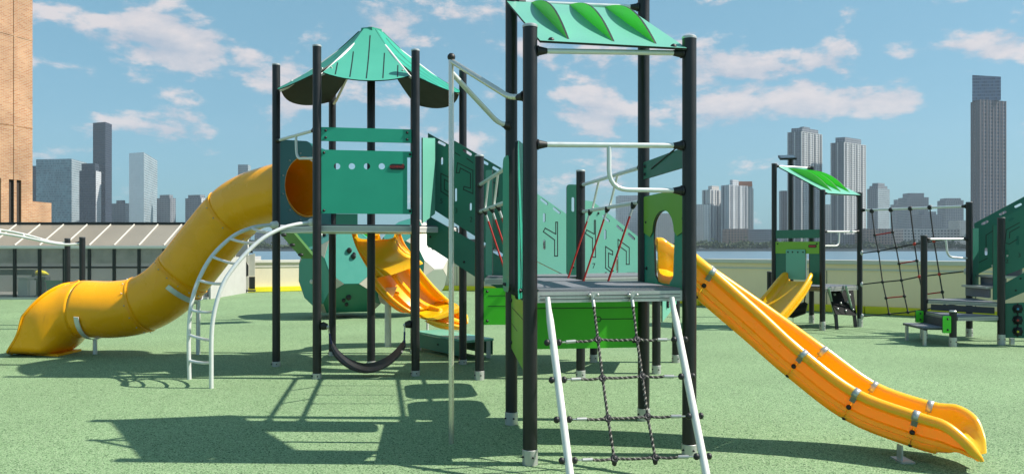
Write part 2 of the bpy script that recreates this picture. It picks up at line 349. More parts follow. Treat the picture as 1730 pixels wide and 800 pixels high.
def board(parent, pl, poly, m, name='panel', holes=(), t=.016, o=0, lines=(), texts=(), bolts=(), px=True, lw=.007):
    cv = (lambda q: pl.uz(*q)) if px else (lambda q: q)
    mb = MB(); fn = lambda u, z, k: pl.w(u, z, o + k)
    mb.slab([[cv(q) for q in poly]] + [[cv(q) for q in h] if px else h for h in holes], fn, 0, t, 0, 1)
    for l in lines: strip(mb, [cv(q) for q in l], fn, lw, t - .004, t + .0015, 2)
    for b, q, s in texts:
        u, z = cv(q); xd = pl.d if pl.d.x > 0 else -pl.d; put_text(mb, b, pl.w(u, z, o + t), xd, Vector((0, 0, 1)), pl.n, s, 2)
    ob = mb.build(name, [m, EDGE, BLACK], parent, smooth=0)
    for q in bolts: bolt(pl.w(*cv(q), o + t), pl.n, ob)
    return ob
def deck(parent, poly, z, th=.09, name='deck', m=None, edge=None):
    mb = MB(); fn = lambda a, b, k: Vector((a, b, k)); c = sum((Vector(p).to_2d() for p in poly), Vector((0, 0))) / len(poly)
    ins = [tuple(c + (Vector(p).to_2d() - c) * .985) for p in poly]
    d = MB().slab([[tuple(Vector(p).to_2d()) for p in poly]], fn, z - th, z - .018).build('edge_frame', edge or ALU, parent, 0)
    # two grooves round the extruded edge
    g = MB()
    for k in (.36, .68):
        for p, q in zip(poly, poly[1:] + poly[:1]):
            p = Vector((p[0], p[1], z - .018 - (th - .018) * k)); q = Vector((q[0], q[1], p.z)); dd = (q - p).normalized(); nn = Vector((dd.y, -dd.x, 0))
            if nn.dot((p + q) / 2 - Vector((c.x, c.y, 0))) < 0: nn = -nn
            g.box((p + q) / 2 + nn * .0005, ((q - p).length * .97, .004, .005), (dd, nn, Vector((0, 0, 1))))
    g.build('groove', DGREY, d, 0)
    return MB().slab([ins], fn, z - .02, z, 0).build(name, m or TREAD, parent, 0)
def leaf_plate(mb, a, b, n, hgt, t, side, mi=0, mi2=1, k=14):
    """fin standing on line a-b, bulging along n, thickness t along side"""
    a = Vector(a); b = Vector(b); n = Vector(n); side = Vector(side); L = b - a
    lp = [(0, 0)] + [(i / k, hgt * math.sin(math.pi * i / k) ** .95) for i in range(1, k)] + [(1, 0)]
    mb.slab([lp], lambda u, v, o: a + L * u + n * v + side * o, -t / 2, t / 2, mi, mi2)

# ================================================================== SETTING
def cols(*p): return [tuple(q) for q in p]
WL = [(-9.45, 26.0), (-4.8, 28.4), (2.9, 25.6)]                              # far parapet
WR0, WR1 = (5.0, 20.3), (14.5, 13.4)                         # near parapet on the right
mb = MB(); gp = [(-60, -14), (22, -14), (22, 14.6), WR1, WR0, WL[2], WL[1], WL[0], (-11, 60), (-60, 60)]
gp = [(-60, -14), (22, -14), (22, 13.4), (14.5, 13.45), (5.05, 20.4), (2.95, 25.75), (-4.8, 28.6), (-9.4, 26.2), (-9.4, 60), (-60, 60)]
mb.slab([gp], lambda a, b, k: Vector((a, b, k)), -.6, 0)
tag(mb.build('ground', GROUND, smooth=0), kind='structure')
tag(MB().slab([gp], lambda a, b, k: Vector((a, b, k)), -8, -.61).build('pier', STONE, smooth=0), kind='structure')
def water_mat():
    m = bpy.data.materials.new('river_water'); m.use_nodes = True; t = m.node_tree; p = t.nodes['Principled BSDF']
    p.inputs['Base Color'].default_value = (.10, .17, .22, 1); p.inputs['Roughness'].default_value = .35
    tc = N(t, 'ShaderNodeTexCoord'); mp = N(t, 'ShaderNodeMapping'); t.links.new(tc.outputs['Object'], mp.inputs[0]); mp.inputs['Scale'].default_value = (.25, 1, 1)
    n = N(t, 'ShaderNodeTexNoise'); t.links.new(mp.outputs[0], n.inputs[0]); n.inputs['Scale'].default_value = .5; n.inputs['Detail'].default_value = 8
    b = N(t, 'ShaderNodeBump'); b.inputs['Strength'].default_value = .8; b.inputs['Distance'].default_value = .5; t.links.new(n.outputs[0], b.inputs['Height']); t.links.new(b.outputs[0], p.inputs['Normal'])
    return m
tag(MB().add([(-6000, -3000, -4.5), (6000, -3000, -4.5), (6000, 7000, -4.5), (-6000, 7000, -4.5)], [(0, 1, 2, 3)]).build('water', water_mat(), smooth=0), kind='structure')
tag(MB().box((0, 3500, -4.2), (9000, 5000, 4.4)).build('far_shore', LAND, smooth=0), kind='structure')
tag(MB().box((0, 997, -3.6), (9000, 4, 4.2)).build('embankment', STONE, smooth=0), kind='structure')

def parapet(a, b, h, label, ext=0, wm=None):
    pl = Plane(a, b); t = thing('parapet_wall', pl.a, label, 'wall')
    MB().slab([[(0, 0), (pl.L, 0), (pl.L, h - .1), (0, h - .1)]], lambda u, z, k: pl.w(u, z, k), -.25, 0).build('wall', wm or WALL, t, 0)
    jm = MB()
    for q in range(1, int(pl.L / 3.05) + 1): jm.slab([[(q * 3.05 - .008, .17), (q * 3.05 + .008, .17), (q * 3.05 + .008, h - .25), (q * 3.05 - .008, h - .25)]], lambda u, z, k: pl.w(u, z, k), .001, .004)
    if pl.L > 3.2: jm.build('joint', DGREY, t, 0)
    MB().slab([[(-.0, h - .1), (pl.L, h - .1), (pl.L, h), (0, h)]], lambda u, z, k: pl.w(u, z, k), -.31, .06).build('coping', CAP, t, 0, bevel=.012)
    mb = MB()
    mb.slab([[(0, h - .24), (pl.L, h - .24), (pl.L, h - .2), (0, h - .2)]], lambda u, z, k: pl.w(u, z, k), 0, .02)
    mb.build('string_course', CAP, t, 0)
    k = MB()
    n = max(1, int(pl.L / 3.05)); st = pl.L / n
    for i in range(n):
        k.slab([[(i * st + .008, .002), ((i + 1) * st - .008, .002), ((i + 1) * st - .008, .17), (i * st + .008, .17)]], lambda u, z, q: pl.w(u, z, q), .003, .16)
    k.build('yellow_base_kerb', YLINE, t, 0, bevel=.015)
    return t
parapet(WL[0], WL[1], 1.08, 'brightly lit cream parapet with yellow base beyond the arched ladder')
parapet(WL[1], WL[2], 1.08, 'duller cream parapet with yellow base behind the long stair')
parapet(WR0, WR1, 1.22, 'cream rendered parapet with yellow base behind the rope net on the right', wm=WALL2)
parapet((WL[2][0], WL[2][1] - .1), (WR0[0], WR0[1] + .1), 1.16, 'short cream return wall joining the two long parapets')

# ---- brick building on the left
def uv_by(fn):
    def f(me):
        l = me.uv_layers.new(name='UVMap')
        for p_ in me.polygons:
            for li in p_.loop_indices: l.data[li].uv = fn(me.vertices[me.loops[li].vertex_index].co, p_.normal)
    return f
bpl = Plane((P(-330, 0, 26).x, 26), (P(55, 0, 34).x, 34))
bb = thing('brick_building', bpl.a, 'tall tan brick building with dark recessed windows at the left edge', 'building')
mb = MB(); org = bpl.a
u0 = bpl.uz(15, 380)[0]; u1 = bpl.uz(36, 380)[0]; ztop = bpl.uz(20, 303)[1]
u2 = bpl.uz(-30, 380)[0]; u3 = bpl.uz(1.5, 380)[0]
mb.slab([[(0, 0), (bpl.L, 0), (bpl.L, 24), (0, 24)], [(u0, .3), (u0, ztop), (u1, ztop), (u1, .3)], [(u2, .3), (u2, ztop + .02), (u3, ztop + .02), (u3, .3)]], lambda u, z, k: bpl.w(u, z, k), -.14, 0)
bf = lambda co, n: ((co.x * bpl.d.x + co.y * bpl.d.y) if abs(n.dot(bpl.n)) > .5 else (co.x * bpl.n.x + co.y * bpl.n.y), co.z)
mb.uv = uv_by(bf); bw = mb.build('wall', BRICK, bb, 0)
mb = MB().slab([[(0, 0), (bpl.L - .01, 0), (bpl.L - .01, 23.9), (0, 23.9)]], lambda u, z, k: bpl.w(u, z, k), -12, -.16); mb.uv = uv_by(bf); mb.build('rear_wall', BRICK, bb, 0)
for a, b in ((u0, u1), (u2, u3)):
    mb = MB().slab([[(a, .3), (b, .3), (b, ztop), (a, ztop)]], lambda u, z, k: bpl.w(u, z, k), -.135, -.1); w_ = mb.build('window', mat('dark_window', (.045, .032, .025), .6), bb, 0)
for uu, zz in ((bpl.L - .9, 0),):
    m_ = MB().slab([[(uu, 0), (uu + .12, 0), (uu + .12, 24), (uu, 24)]], lambda u, z, k: bpl.w(u, z, k), .002, .03); m_.uv = uv_by(bf); m_.build('pilaster', BRICK, bb, 0)
m_ = MB()
for zc in (bpl.uz(20, 212)[1], bpl.uz(20, 60)[1]): m_.slab([[(0, zc), (bpl.L, zc), (bpl.L, zc + .1), (0, zc + .1)]], lambda u, z, k: bpl.w(u, z, k), .002, .015)
m_.uv = uv_by(bf); m_.build('string_course', BRICK, bb, 0)
lw = thing('brick_annex', P(60, 500, 36), 'low pinkish brick block beside the tall brick building', 'building')
m_ = MB().box((P(57, 0, 37).x, 37, 1.7), (.5, 2, 3.9)); m_.uv = uv_by(bf); m_.build('wall', BRICK, lw, 0)

# ---- skyline
SKY = [0]
def tower(label, px0, px1, ytop, d, style, pxm=None, style2=None, name='apartment_tower', cat='building', ledge=0, crown=None, dl=None, dr=None, slant=0, group=None, cham=0, fins=0, finm=None):
    z = H + (HY - ytop) / F * d; z0 = -2.2
    if pxm is None: pxm = px0 + .0
    if pxm <= px0:   # a front face square to the viewer
        A = P(px0, 0, d); B = P(px1, 0, d); dp = min(40, (B - A).length * .8); pts = [(A.x, d), (B.x, d), (B.x * (1 + .0), d + dp), (A.x, d + dp)]
    else:
        C_ = P(pxm, 0, d); dl = dl if dl is not None else (pxm - px0) / F * d * .6; dr = dr if dr is not None else (px1 - pxm) / F * d * 1.1
        L_ = P(px0, 0, d + dl); R_ = P(px1, 0, d + dr); pts = [(L_.x, L_.y), (C_.x, C_.y), (R_.x, R_.y), (L_.x + R_.x - C_.x, L_.y + R_.y - C_.y)]
    cx_ = sum(p[0] for p in pts) / 4; cy_ = sum(p[1] for p in pts) / 4
    t = thing(name, (cx_, cy_, z0), label, cat, group or 'buildings of the far skyline'); org = Vector((cx_, cy_, z0))
    def bodyz(z1, pts_, zb, nm, st, st2=None):
        mb = MB(); n = len(pts_); zz = [z1 + slant * (p[0] - pts_[0][0]) for p in pts_]
        vs = [(p[0], p[1], zb) for p in pts_] + [(p[0], p[1], q) for p, q in zip(pts_, zz)]
        mb.add(vs, [(i, (i + 1) % n, n + (i + 1) % n, n + i) for i in range(n)] + [tuple(range(n, 2 * n))])
        if st2: mb.m[1] = 1
        def uvf(me):
            l = me.uv_layers.new(name='UVMap')
            for p_ in me.polygons:
                nn = p_.normal; td = Vector((-nn.y, nn.x, 0))
                for li in p_.loop_indices:
                    co = me.vertices[me.loops[li].vertex_index].co; l.data[li].uv = (co.dot(td) + 1000, co.z + 500) if abs(nn.z) < .5 else (0.99 * 3, .0)
        mb.uv = uvf; return mb.build(nm, [st, st2 or st], t, 0)
    bodyz(z, pts, z0, 'wall', style, style2)
    sc = lambda k: [(cx_ + (p[0] - cx_) * k, cy_ + (p[1] - cy_) * k) for p in pts]
    if ledge:
        mb = MB(); k = z0 + ledge
        while k < z - 1:
            q = sc(1 + .9 / max(8, (Vector(pts[0]) - Vector(pts[1])).length)); mb.slab([q], lambda a, b, o: Vector((a, b, o)), k, k + .45); k += ledge
        mb.build('floor_ledges', WHITE if style in (F_LGREY, F_WHITE, F_UNG) else STONE, t, 0)
    if ledge or fins:
        mb = MB(); m2 = MB()
        for a_, b_ in ((pts[0], pts[1]), (pts[1], pts[2])):
            A_, B_ = Vector((*a_, 0)), Vector((*b_, 0)); L_2 = (B_ - A_).length; d_2 = (B_ - A_).normalized(); n_2 = Vector((d_2.y, -d_2.x, 0))
            if n_2.dot(A_) > 0: n_2 = -n_2
            k2 = max(2, int(L_2 / (fins or 7)))
            for q in range(k2 + 1):
                c_2 = A_ + d_2 * (L_2 * q / k2); mb.box(c_2 + n_2 * .3 + Vector((0, 0, (z + z0) / 2)), (1.1, .8, z - z0), (d_2, n_2, Vector((0, 0, 1))))
                if q < k2 and q % 2 == 0: c_3 = A_ + d_2 * (L_2 * (q + .5) / k2); m2.box(c_3 + n_2 * .12 + Vector((0, 0, (z + z0) / 2)), (1.6, .3, z - z0 - 2), (d_2, n_2, Vector((0, 0, 1))))
        mb.build('pilaster', finm or WHITE, t, 0); m2.build('recess_strip', F_GLASSD_, t, 0)
    if crown:
        for k, hh in crown:
            bodyz(z + hh, sc(k), z, 'roof_plant', style)
    if cham: pass
    return t
ST = tower
ST('narrow dark slab just right of the brick building', 53, 64, 280, 1300, F_GLASSD)
ST('wide blue glass block nearest the brick building', 61, 147, 268, 1200, F_GLASSB, 121, F_UNG, 'glass_office_tower', dl=10, dr=60)
ST('dark stepped glass block in front of the black tower', 134, 171, 288, 1150, F_GLASSD, 162, F_LGREY, 'glass_office_tower', dl=5, dr=20, crown=[(.8, 11)])
ST('slender black tower rising highest on the left skyline', 157, 189, 206, 1280, F_BLACK, 178, F_BLACK, 'black_tower', dl=10, dr=26)
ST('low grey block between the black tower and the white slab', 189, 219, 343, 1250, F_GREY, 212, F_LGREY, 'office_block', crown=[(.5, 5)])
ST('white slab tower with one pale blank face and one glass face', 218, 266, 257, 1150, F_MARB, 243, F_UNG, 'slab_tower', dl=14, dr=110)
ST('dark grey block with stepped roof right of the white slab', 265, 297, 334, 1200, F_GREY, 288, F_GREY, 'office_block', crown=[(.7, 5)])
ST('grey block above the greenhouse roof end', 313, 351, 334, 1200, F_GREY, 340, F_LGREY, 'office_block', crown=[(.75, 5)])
ST('faint pale tower top peeping over the tube slide', 402, 419, 278, 1500, F_UNG, None, None, 'office_block')
for i, (a, b, y) in enumerate(((430, 462, 392), (466, 490, 384), (486, 512, 372), (500, 530, 396), (420, 440, 405))):
    ST(['hazy grey block left of the first black post', 'hazy grey block behind the first black post', 'taller hazy block between the first two black posts', 'low hazy block behind the second black post', 'lowest hazy block above the white railing'][i], a, b, y, 1500, (F_GREY, F_LGREY)[i % 2], None, None, 'office_block')
ST('pale apartment block at the left end of the right hand skyline', 1174, 1190, 345, 1100, F_BEIGE)
ST('beige twin apartment slab beside the orange topped block', 1187, 1224, 320, 1120, F_BEIGE, 1200, F_LGREY, fins=6, crown=[(.5, 6)], dl=12, dr=20)
ST('grey apartment slab with a penthouse beneath the orange top', 1219, 1262, 312, 1100, F_LGREY, 1232, F_LGREY, fins=7, finm=PALE, crown=[(.35, 8)], dl=12, dr=20)
ST('pale block with an orange upper storey', 1246, 1273, 318, 1140, F_BEIGE, None, None, crown=[(.9, 7)])
ST('low brown podium block on the shore right of the front tower', 1228, 1264, 386, 1040, F_BRICK)
ST('low dark grey podium block left of the small tower roof', 1262, 1306, 387, 1050, F_GREY)
ST('thin beige chimney like block on the shore', 1190, 1198, 345, 1030, F_BEIGE)
ST('dark block between solar light and the left twin tower', 1320, 1334, 322, 1200, F_GREY)
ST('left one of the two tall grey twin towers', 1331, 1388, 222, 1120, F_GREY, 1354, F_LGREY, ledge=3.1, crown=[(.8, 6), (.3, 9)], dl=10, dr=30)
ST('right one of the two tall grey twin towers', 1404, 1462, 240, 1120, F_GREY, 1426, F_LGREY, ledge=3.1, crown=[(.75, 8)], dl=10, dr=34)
ST('pale block between the two tall twin towers', 1388, 1404, 345, 1400, F_BEIGE)
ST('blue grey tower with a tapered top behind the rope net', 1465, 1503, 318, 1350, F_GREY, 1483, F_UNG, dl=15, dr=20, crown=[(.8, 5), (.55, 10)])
ST('slim stepped tower behind the middle of the rope net', 1512, 1532, 345, 1600, F_GREY, crown=[(.6, 10)])
ST('broad blue grey block behind the third net rope', 1532, 1569, 333, 1450, F_GREY, crown=[(.7, 8)])
ST('dark low tower behind the fourth net rope', 1556, 1592, 362, 1300, F_GREY, crown=[(.6, 5)])
ST('hazy block left of the tallest tower', 1597, 1628, 338, 1500, F_GREY, crown=[(.8, 4)])
ST('long low white office block on the shore behind the net', 1526, 1622, 386, 1060, F_WHITE, name='office_block')
ST('low brown brick warehouse on the shore behind the net', 1461, 1509, 386, 1040, F_BRICK, name='warehouse')
for i, (a, b, y) in enumerate(((1420, 1462, 396), (1505, 1530, 398), (1300, 1330, 392), (1380, 1420, 392), (1620, 1660, 372), (1700, 1760, 360), (1175, 1230, 398), (1090, 1150, 360), (1045, 1090, 330))):
    ST(['low grey shore block right of the small tower', 'low grey shore block between warehouse and white office', 'low grey shore block left of the small tower', 'low grey shore block inside the small tower frame', 'low pale block at the foot of the tallest tower', 'grey block at the right edge behind the stair', 'long low block above the yellow slide top', 'grey slab seen through the arched panel opening', 'hazy slab above the hanging red ropes'][i], a, b, y, 1080 + 30 * i, (F_GREY, F_BEIGE, F_LGREY)[i % 3], None, None, 'shore_block')
tt = ST('tallest brown gridded tower on the right skyline with a glass top', 1641, 1699, 168, 1000, F_BROWN, 1656, F_BROWN, 'skyscraper', ledge=0, fins=5, finm=PINKSTONE, dl=20, dr=12)
o_ = tt
zt = H + (HY - 168) / F * 1000; cc = Vector((tt.location.x - 4, tt.location.y, 0))
mb = MB(); q = [(P(1642.5, 0, 1008).x, 1008), (P(1691, 0, 1004).x, 1004), (P(1691, 0, 1004).x, 1026), (P(1642.5, 0, 1028).x, 1028)]
mb.add([(a, b, zt) for a, b in q] + [(a, b, zt + (33 if a < tt.location.x - 5 else 30)) for a, b in q], [(0, 1, 5, 4), (1, 2, 6, 5), (2, 3, 7, 6), (3, 0, 4, 7), (4, 5, 6, 7)])
def uvw(me):
    l = me.uv_layers.new(name='UVMap')
    for p_ in me.polygons:
        td = Vector((-p_.normal.y, p_.normal.x, 0))
        for li in p_.loop_indices: co = me.vertices[me.loops[li].vertex_index].co; l.data[li].uv = (co.dot(td) + 1000, co.z + 500)
mb.uv = uvw; mb.build('glass_crown', facade('crown_glass', (.14, .19, .27), (.07, .11, .19), 2.4, 4.2, .9, .7), tt, 0)
mb = MB(); a0 = P(1247, 312, 1137); mb.box((P(1259, 0, 1139).x, 1152, a0.z + 1.5), (19, 30, 7)).build('orange_storey', mat('orange_panel', (.62, .20, .08), .7), [o for o in COL.objects if o.get('label', '').startswith('pale block with an orange')][0], 0)

# ---- shoreline greenery: one far-off mass of leaf clumps
mb = MB(); rg = random.Random(3)
for i in range(2300):
    d = rg.uniform(1001, 1024); px = rg.uniform(380, 1800) if rg.random() < .93 else rg.uniform(0, 400); x = (px - CX) / F * d
    hh = 4.5 + 8.5 * (.5 + .5 * math.sin(px * .021 + 1.3 * math.sin(px * .07))) * rg.random() + (4 if rg.random() < .06 else 0)
    for k in range(5):
        c = Vector((x + rg.gauss(0, 1.5), d + rg.gauss(0, 1), -2 + hh * (.25 + .7 * rg.random())))
        for q in range(4):
            a = Vector((rg.gauss(0, 1), rg.gauss(0, 1), rg.gauss(0, 1))).normalized() * rg.uniform(1.0, 2.2); b = Vector((rg.gauss(0, 1), rg.gauss(0, 1), rg.gauss(0, 1))).normalized() * rg.uniform(.6, 1.2)
            o = c + Vector((rg.gauss(0, .7), 0, rg.gauss(0, .6))); mb.add([o - a, o - b, o + a, o + b], [(0, 1, 2, 3)])
tag(mb.build('shoreline_trees', mat('far_foliage', (.075, .12, .035), .8, var=.5, vscale=.25), smooth=0), kind='stuff')

# ---- glazed shed on the left
DG = 22.8
gx = lambda px, d=DG: (px - CX) / F * d
x0, x1 = gx(-420), gx(352)
gh = thing('glazed_shed', ((x0 + x1) / 2, DG, 0), 'long low glazed shed with sloping translucent roof at the left', 'shed')
BK = mat('black_frame', (.015, .016, .018), .4)
GLZ = mat('dusty_glass', (.5, .5, .5), .15, var=.05, vscale=.8, alpha=.22, spec=.8)
def roofglass():
    m = mat('cloudy_roof_sheet', (.37, .335, .28), .4, var=.25, vscale=.9, spec=.4, alpha=.75); return m
zg, zr, dr_ = 1.50, 2.22, 24.05
sp_ = (gx(67) - gx(25)); xs = []
k = gx(25)
while k > x0: k -= sp_
k += sp_
while k < x1: xs.append(k); k += sp_
for x in xs: MB().box((x, DG, zg / 2), (.075, .07, zg)).build('mullion', BK, gh, 0)
MB().box(((x0 + x1) / 2, DG - .01, .93), (x1 - x0, .05, .05)).build('transom', BK, gh, 0)
MB().box(((x0 + x1) / 2, DG - .02, .03), (x1 - x0, .1, .06)).build('sill', ALU, gh, 0)
MB().box(((x0 + x1) / 2, DG - .06, zg + .02), (x1 - x0 + .2, .16, .09)).build('gutter', WHITE, gh, 0, bevel=.015)
for a, b in zip([x0] + xs, xs + [x1]):
    if b - a > .1: MB().box(((a + b) / 2, DG + .012, .76), (b - a - .08, .012, 1.44)).build('pane', GLZ, gh, 0)
RG_ = roofglass()
MB().add([(x0, DG, zg + .07), (x1, DG, zg + .07), (x1, dr_, zr), (x0, dr_, zr), (x0, DG, zg + .05), (x1, DG, zg + .05), (x1, dr_, zr - .02), (x0, dr_, zr - .02)],
         [(0, 1, 2, 3), (7, 6, 5, 4), (0, 4, 5, 1), (1, 5, 6, 2), (2, 6, 7, 3), (3, 7, 4, 0)]).build('roof_sheet', RG_, gh, 0)
sl = Vector((0, dr_ - DG, zr - zg - .07)).normalized()
for x in xs: MB().bar((x, DG, zg + .085), (x, dr_, zr + .015), .03, .025).build('roof_rib', CAP, gh, 0)
MB().box(((x0 + x1) / 2, dr_ + .02, zr + .03), (x1 - x0 + .1, .12, .07)).build('ridge', BK, gh, 0)
MB().box(((x0 + x1) / 2, DG + 1.8, .012), (x1 - x0, 3.4, .02)).build('floor_slab', mat('shed_floor', (.30, .29, .27), .8), gh, 0)
MB().box(((x0 + x1) / 2, dr_ + 2.2, 1.05), (x1 - x0, .1, 2.1)).build('back_wall', mat('shed_back', (.62, .60, .55), .8, var=.3, vscale=.7), gh, 0)
MB().box(((x0 + x1) / 2, dr_ + 1.0, 1.25), (x1 - x0, .05, .5)).build('inner_shelf', mat('shelf_clutter', (.5, .48, .42), .8, var=.8, vscale=2.2), gh, 0)
MB().box((x1, 25.2, .6), (.06, 4.6, 1.2)).build('end_wall', mat('end_wall_paint', (.5, .5, .48), .7), gh, 0)
def gbox(name, label, cat, px0, px1, y0, y1, d, m, dp=.4, bev=.03, floor=False):
    a = P(px0, y0, d); b = P(px1, y1, d); zb = 0 if floor else b.z
    t = thing(name, ((a.x + b.x) / 2, d + dp / 2, zb), label, cat)
    return t, a, b, zb
t, a, b, zb = gbox('storage_bin', 'white plastic bin behind the shed glass', 'bin', 28, 49, 478, 500, 23.6, WHITE)
MB().box(((a.x + b.x) / 2, 23.8, .28), (b.x - a.x, .4, .56)).build('bin_body', WHITE, t, 0, bevel=.05); MB().box(((a.x + b.x) / 2, 23.8, .58), (b.x - a.x + .04, .44, .04)).build('lid', WHITE, t, 0, bevel=.015)
t, a, b, zb = gbox('tub', 'green plastic tub behind the shed glass', 'tub', 78, 101, 480, 500, 23.6, LIME)
mb = MB(); cxx = (a.x + b.x) / 2; mb.add([(cxx + sx_ * w_, 23.8 + sy_ * .2, z_) for z_, w_ in ((0, .16), (.5, .22)) for sx_, sy_ in ((-1, -1), (1, -1), (1, 1), (-1, 1))], [(0, 1, 2, 3), (0, 1, 5, 4), (1, 2, 6, 5), (2, 3, 7, 6), (3, 0, 4, 7)]); mb.build('tub_body', mat('tub_green', (.03, .33, .12), .5), t, 0)
MB().tube([(cxx - .24, 23.59, .5), (cxx + .24, 23.59, .5)], .02, 8).build('rim', mat('tub_green_rim', (.03, .33, .12), .5), t)
t = thing('work_table', (gx(5, 24), 24.2, 0), 'dark table with cluttered top behind the left shed panes', 'table')
MB().box((gx(0, 24), 24.3, .74), (1.9, .6, .16)).build('tabletop', DARK, t, 0, bevel=.02)
for xx in (-.9, .9): MB().box((gx(0, 24) + xx, 24.2, .33), (.06, .06, .66)).build('leg', DARK, t, 0)
t = thing('kayak', (gx(57, 24), 24.3, .62), 'yellow pointed kayak lying on a rack behind the shed glass', 'kayak')
MB().tube([(gx(40, 24), 24.3, .66), (gx(48, 24), 24.3, .7), (gx(57, 24), 24.3, .72), (gx(66, 24), 24.3, .7), (gx(73, 24), 24.3, .67)], [.01, .07, .10, .07, .01], 10).build('hull', YLINE, t)
MB().box((gx(57, 24), 24.3, .3), (.5, .3, .6)).build('rack', DARK, t, 0)
# clutter beyond the shed end
ck = Plane((gx(388, 25.9), 25.9), (gx(434, 26.05), 26.05))
t = thing('chequered_board', ck.a, 'black and cream chequered board with jagged top beyond the arched ladder', 'board')
mb = MB(); q_ = lambda *p: [ck.uz(*x) for x in p]; fn_ = lambda u, z, k: ck.w(u, z, k)
for poly, mi in (([(390, 466), (400, 466), (400, 488), (390, 488)], 1), ([(401, 467), (420, 467), (420, 488), (401, 488)], 0), ([(421, 467), (431, 467), (431, 488), (421, 488)], 1),
                 ([(404, 432), (411, 436), (420, 448), (420, 466), (404, 466)], 1), ([(421, 430), (431, 428), (431, 466), (421, 466)], 0), ([(391, 448), (403, 443), (407, 456), (400, 465), (391, 462)], 0), ([(408, 431), (415, 428), (420, 431), (420, 446)], 0), ([(415, 427), (423, 417), (428, 427)], 1)):
    mb.slab([q_(*poly)], fn_, 0, .05, mi)
mb.build('chequer_face', [MARB, BLACK], t, 0)
MB().slab([q_((390, 489), (432, 489), (432, 492), (390, 492))], fn_, -.02, .06).build('plinth', DGREY, t, 0)
t = thing('bucket', G(387, 492), 'white bucket with red band by the shed end wall', 'bucket'); b0 = t.location
MB().tube([b0, b0 + Vector((0, 0, .34))], [.13, .16], 20).build('bucket_body', WHITE, t); MB().tube([b0 + Vector((0, 0, .19)), b0 + Vector((0, 0, .23))], [.151, .153], 20).build('band', REDP, t)
t = thing('broom', G(389, 492.3) + Vector((0, .3, 0)), 'two white broom handles leaning by the bucket', 'broom'); b0 = t.location
for k in (-.05, .09): MB().tube([b0 + Vector((k, 0, 0)), b0 + Vector((k * .4 - .02, .1, .8))], .018, 8).build('handle', WHITE, t)
MB().box(b0 + Vector((0, 0, .05)), (.3, .08, .1)).build('brush_head', BLUE, t, 0, bevel=.01)
t = thing('folded_hose', G(398, 490), 'red and white rolled hose on the ground by the bucket', 'hose'); b0 = t.location
MB().tube([b0 + Vector((.2 * math.cos(a * .6), .1 * math.sin(a * .6), .04 + .01 * a)) for a in range(20)], .035, 8).build('hose_coil', REDP, t)
MB().ball(b0 + Vector((.25, 0, .08)), .1, sc=(1.5, 1, .7)).build('nozzle_end', WHITE, t)
pf = Plane((gx(352, 23.2), 23.2), (gx(378, 26.4), 26.4)); t = thing('slatted_gate', pf.a, 'low pale slatted gate at the shed corner', 'gate')
for i in range(9): MB().slab([[(i * pf.L / 9, .08), (i * pf.L / 9 + .14, .08), (i * pf.L / 9 + .14, .62), (i * pf.L / 9, .62)]], lambda u, z, k: pf.w(u, z, k), 0, .03).build('slat', WHITE, t, 0)
MB().bar(pf.w(0, .5), pf.w(pf.L, .5), .03, .06).build('top_rail', WHITE, t, 0); MB().bar(pf.w(0, .15), pf.w(pf.L, .15), .03, .06).build('bottom_rail', WHITE, t, 0)

# ================================================================== FRONT TOWER
FL, FR, BL, BR = G(895.5, 786.5, .05), G(1164.5, 771.5, .05), G(864, 717.8, .05), G(1087.4, 711, .05)
ft = thing('play_tower', (FL + BR) / 2, 'nearest square play tower with mint lean-to roof and three green fins', 'play tower')
for b, zt_ in ((FL, 3.11), (FR, 3.09), (BL, 3.88), (BR, 3.88)): post(ft, b, zt_, sleeve=.105 if b is not FR else .085, capm=ALU)
pF, pB, pL, pR = Plane(FL, FR), Plane(BL, BR), Plane(BL, FL), Plane(BR, FR)
DZ = 1.235
ins = lambda a, b: tuple((a + (b - a) * .0).to_2d())
deck(ft, cols((FL + pF.d * .055).to_2d(), (FR - pF.d * .055).to_2d(), (BR - pB.d * .055).to_2d(), (BL + pB.d * .055).to_2d()), DZ, .095)
# front rails and grab loop
rail(ft, pF.hit(895, 244), pF.hit(1164, 246), .019)
z_l = pF.uz(1160, 322)[1]
a = pF.hit(1029, 248); rail(ft, a, pF.hit(1164, 322), .017, mid=[pF.hit(1029, 320)], off=0, couple=False, fil=.16, name='grab_loop'); coupling(ft, pF.hit(1164, 322) - pF.d * .05, -pF.d)
# roof
rail(ft, pF.hit(895, 86), pF.hit(1164, 90), .019)
sl0 = [pF.w(.06, 2.985, .06), pF.w(pF.L - .045, 2.985, .06), BR - pB.d * .05 + Vector((0, .05, 3.70)), BL + pB.d * .04 + Vector((0, .05, 3.70))]
ex = (sl0[1] - sl0[0]).normalized(); up_ = (sl0[3] - sl0[0]); up_ = (up_ - ex * up_.dot(ex)); sL = up_.length; up_.normalize(); nn_ = ex.cross(up_).normalized()
wd = (sl0[1] - sl0[0]).length
mb = MB(); rf = [(0, 0), (wd, 0), (wd - .0, sL - .06), (wd - .07, sL), (.07, sL), (0, sL - .06)]
mb.slab([rf], lambda u, v, k: sl0[0] + ex * u + up_ * v + nn_ * k, -.016, 0, 0, 1)
ro = mb.build('roof_panel', [MINT, EDGE], ft, 0)
for f_ in (.205, .515, .81):
    mb = MB(); leaf_plate(mb, sl0[0] + ex * wd * f_ + up_ * .09, sl0[0] + ex * wd * f_ + up_ * (sL - .1), nn_, .115, .016, ex)
    mb.build('roof_fin', [FINM, EDGE], ro, 0)
for f_ in (.08, .92): bolt(sl0[0] + ex * wd * f_ + up_ * .04, nn_, ro, .02)
rail(ft, BL + Vector((0, 0, 3.66)), BR + Vector((0, 0, 3.66)), .019)
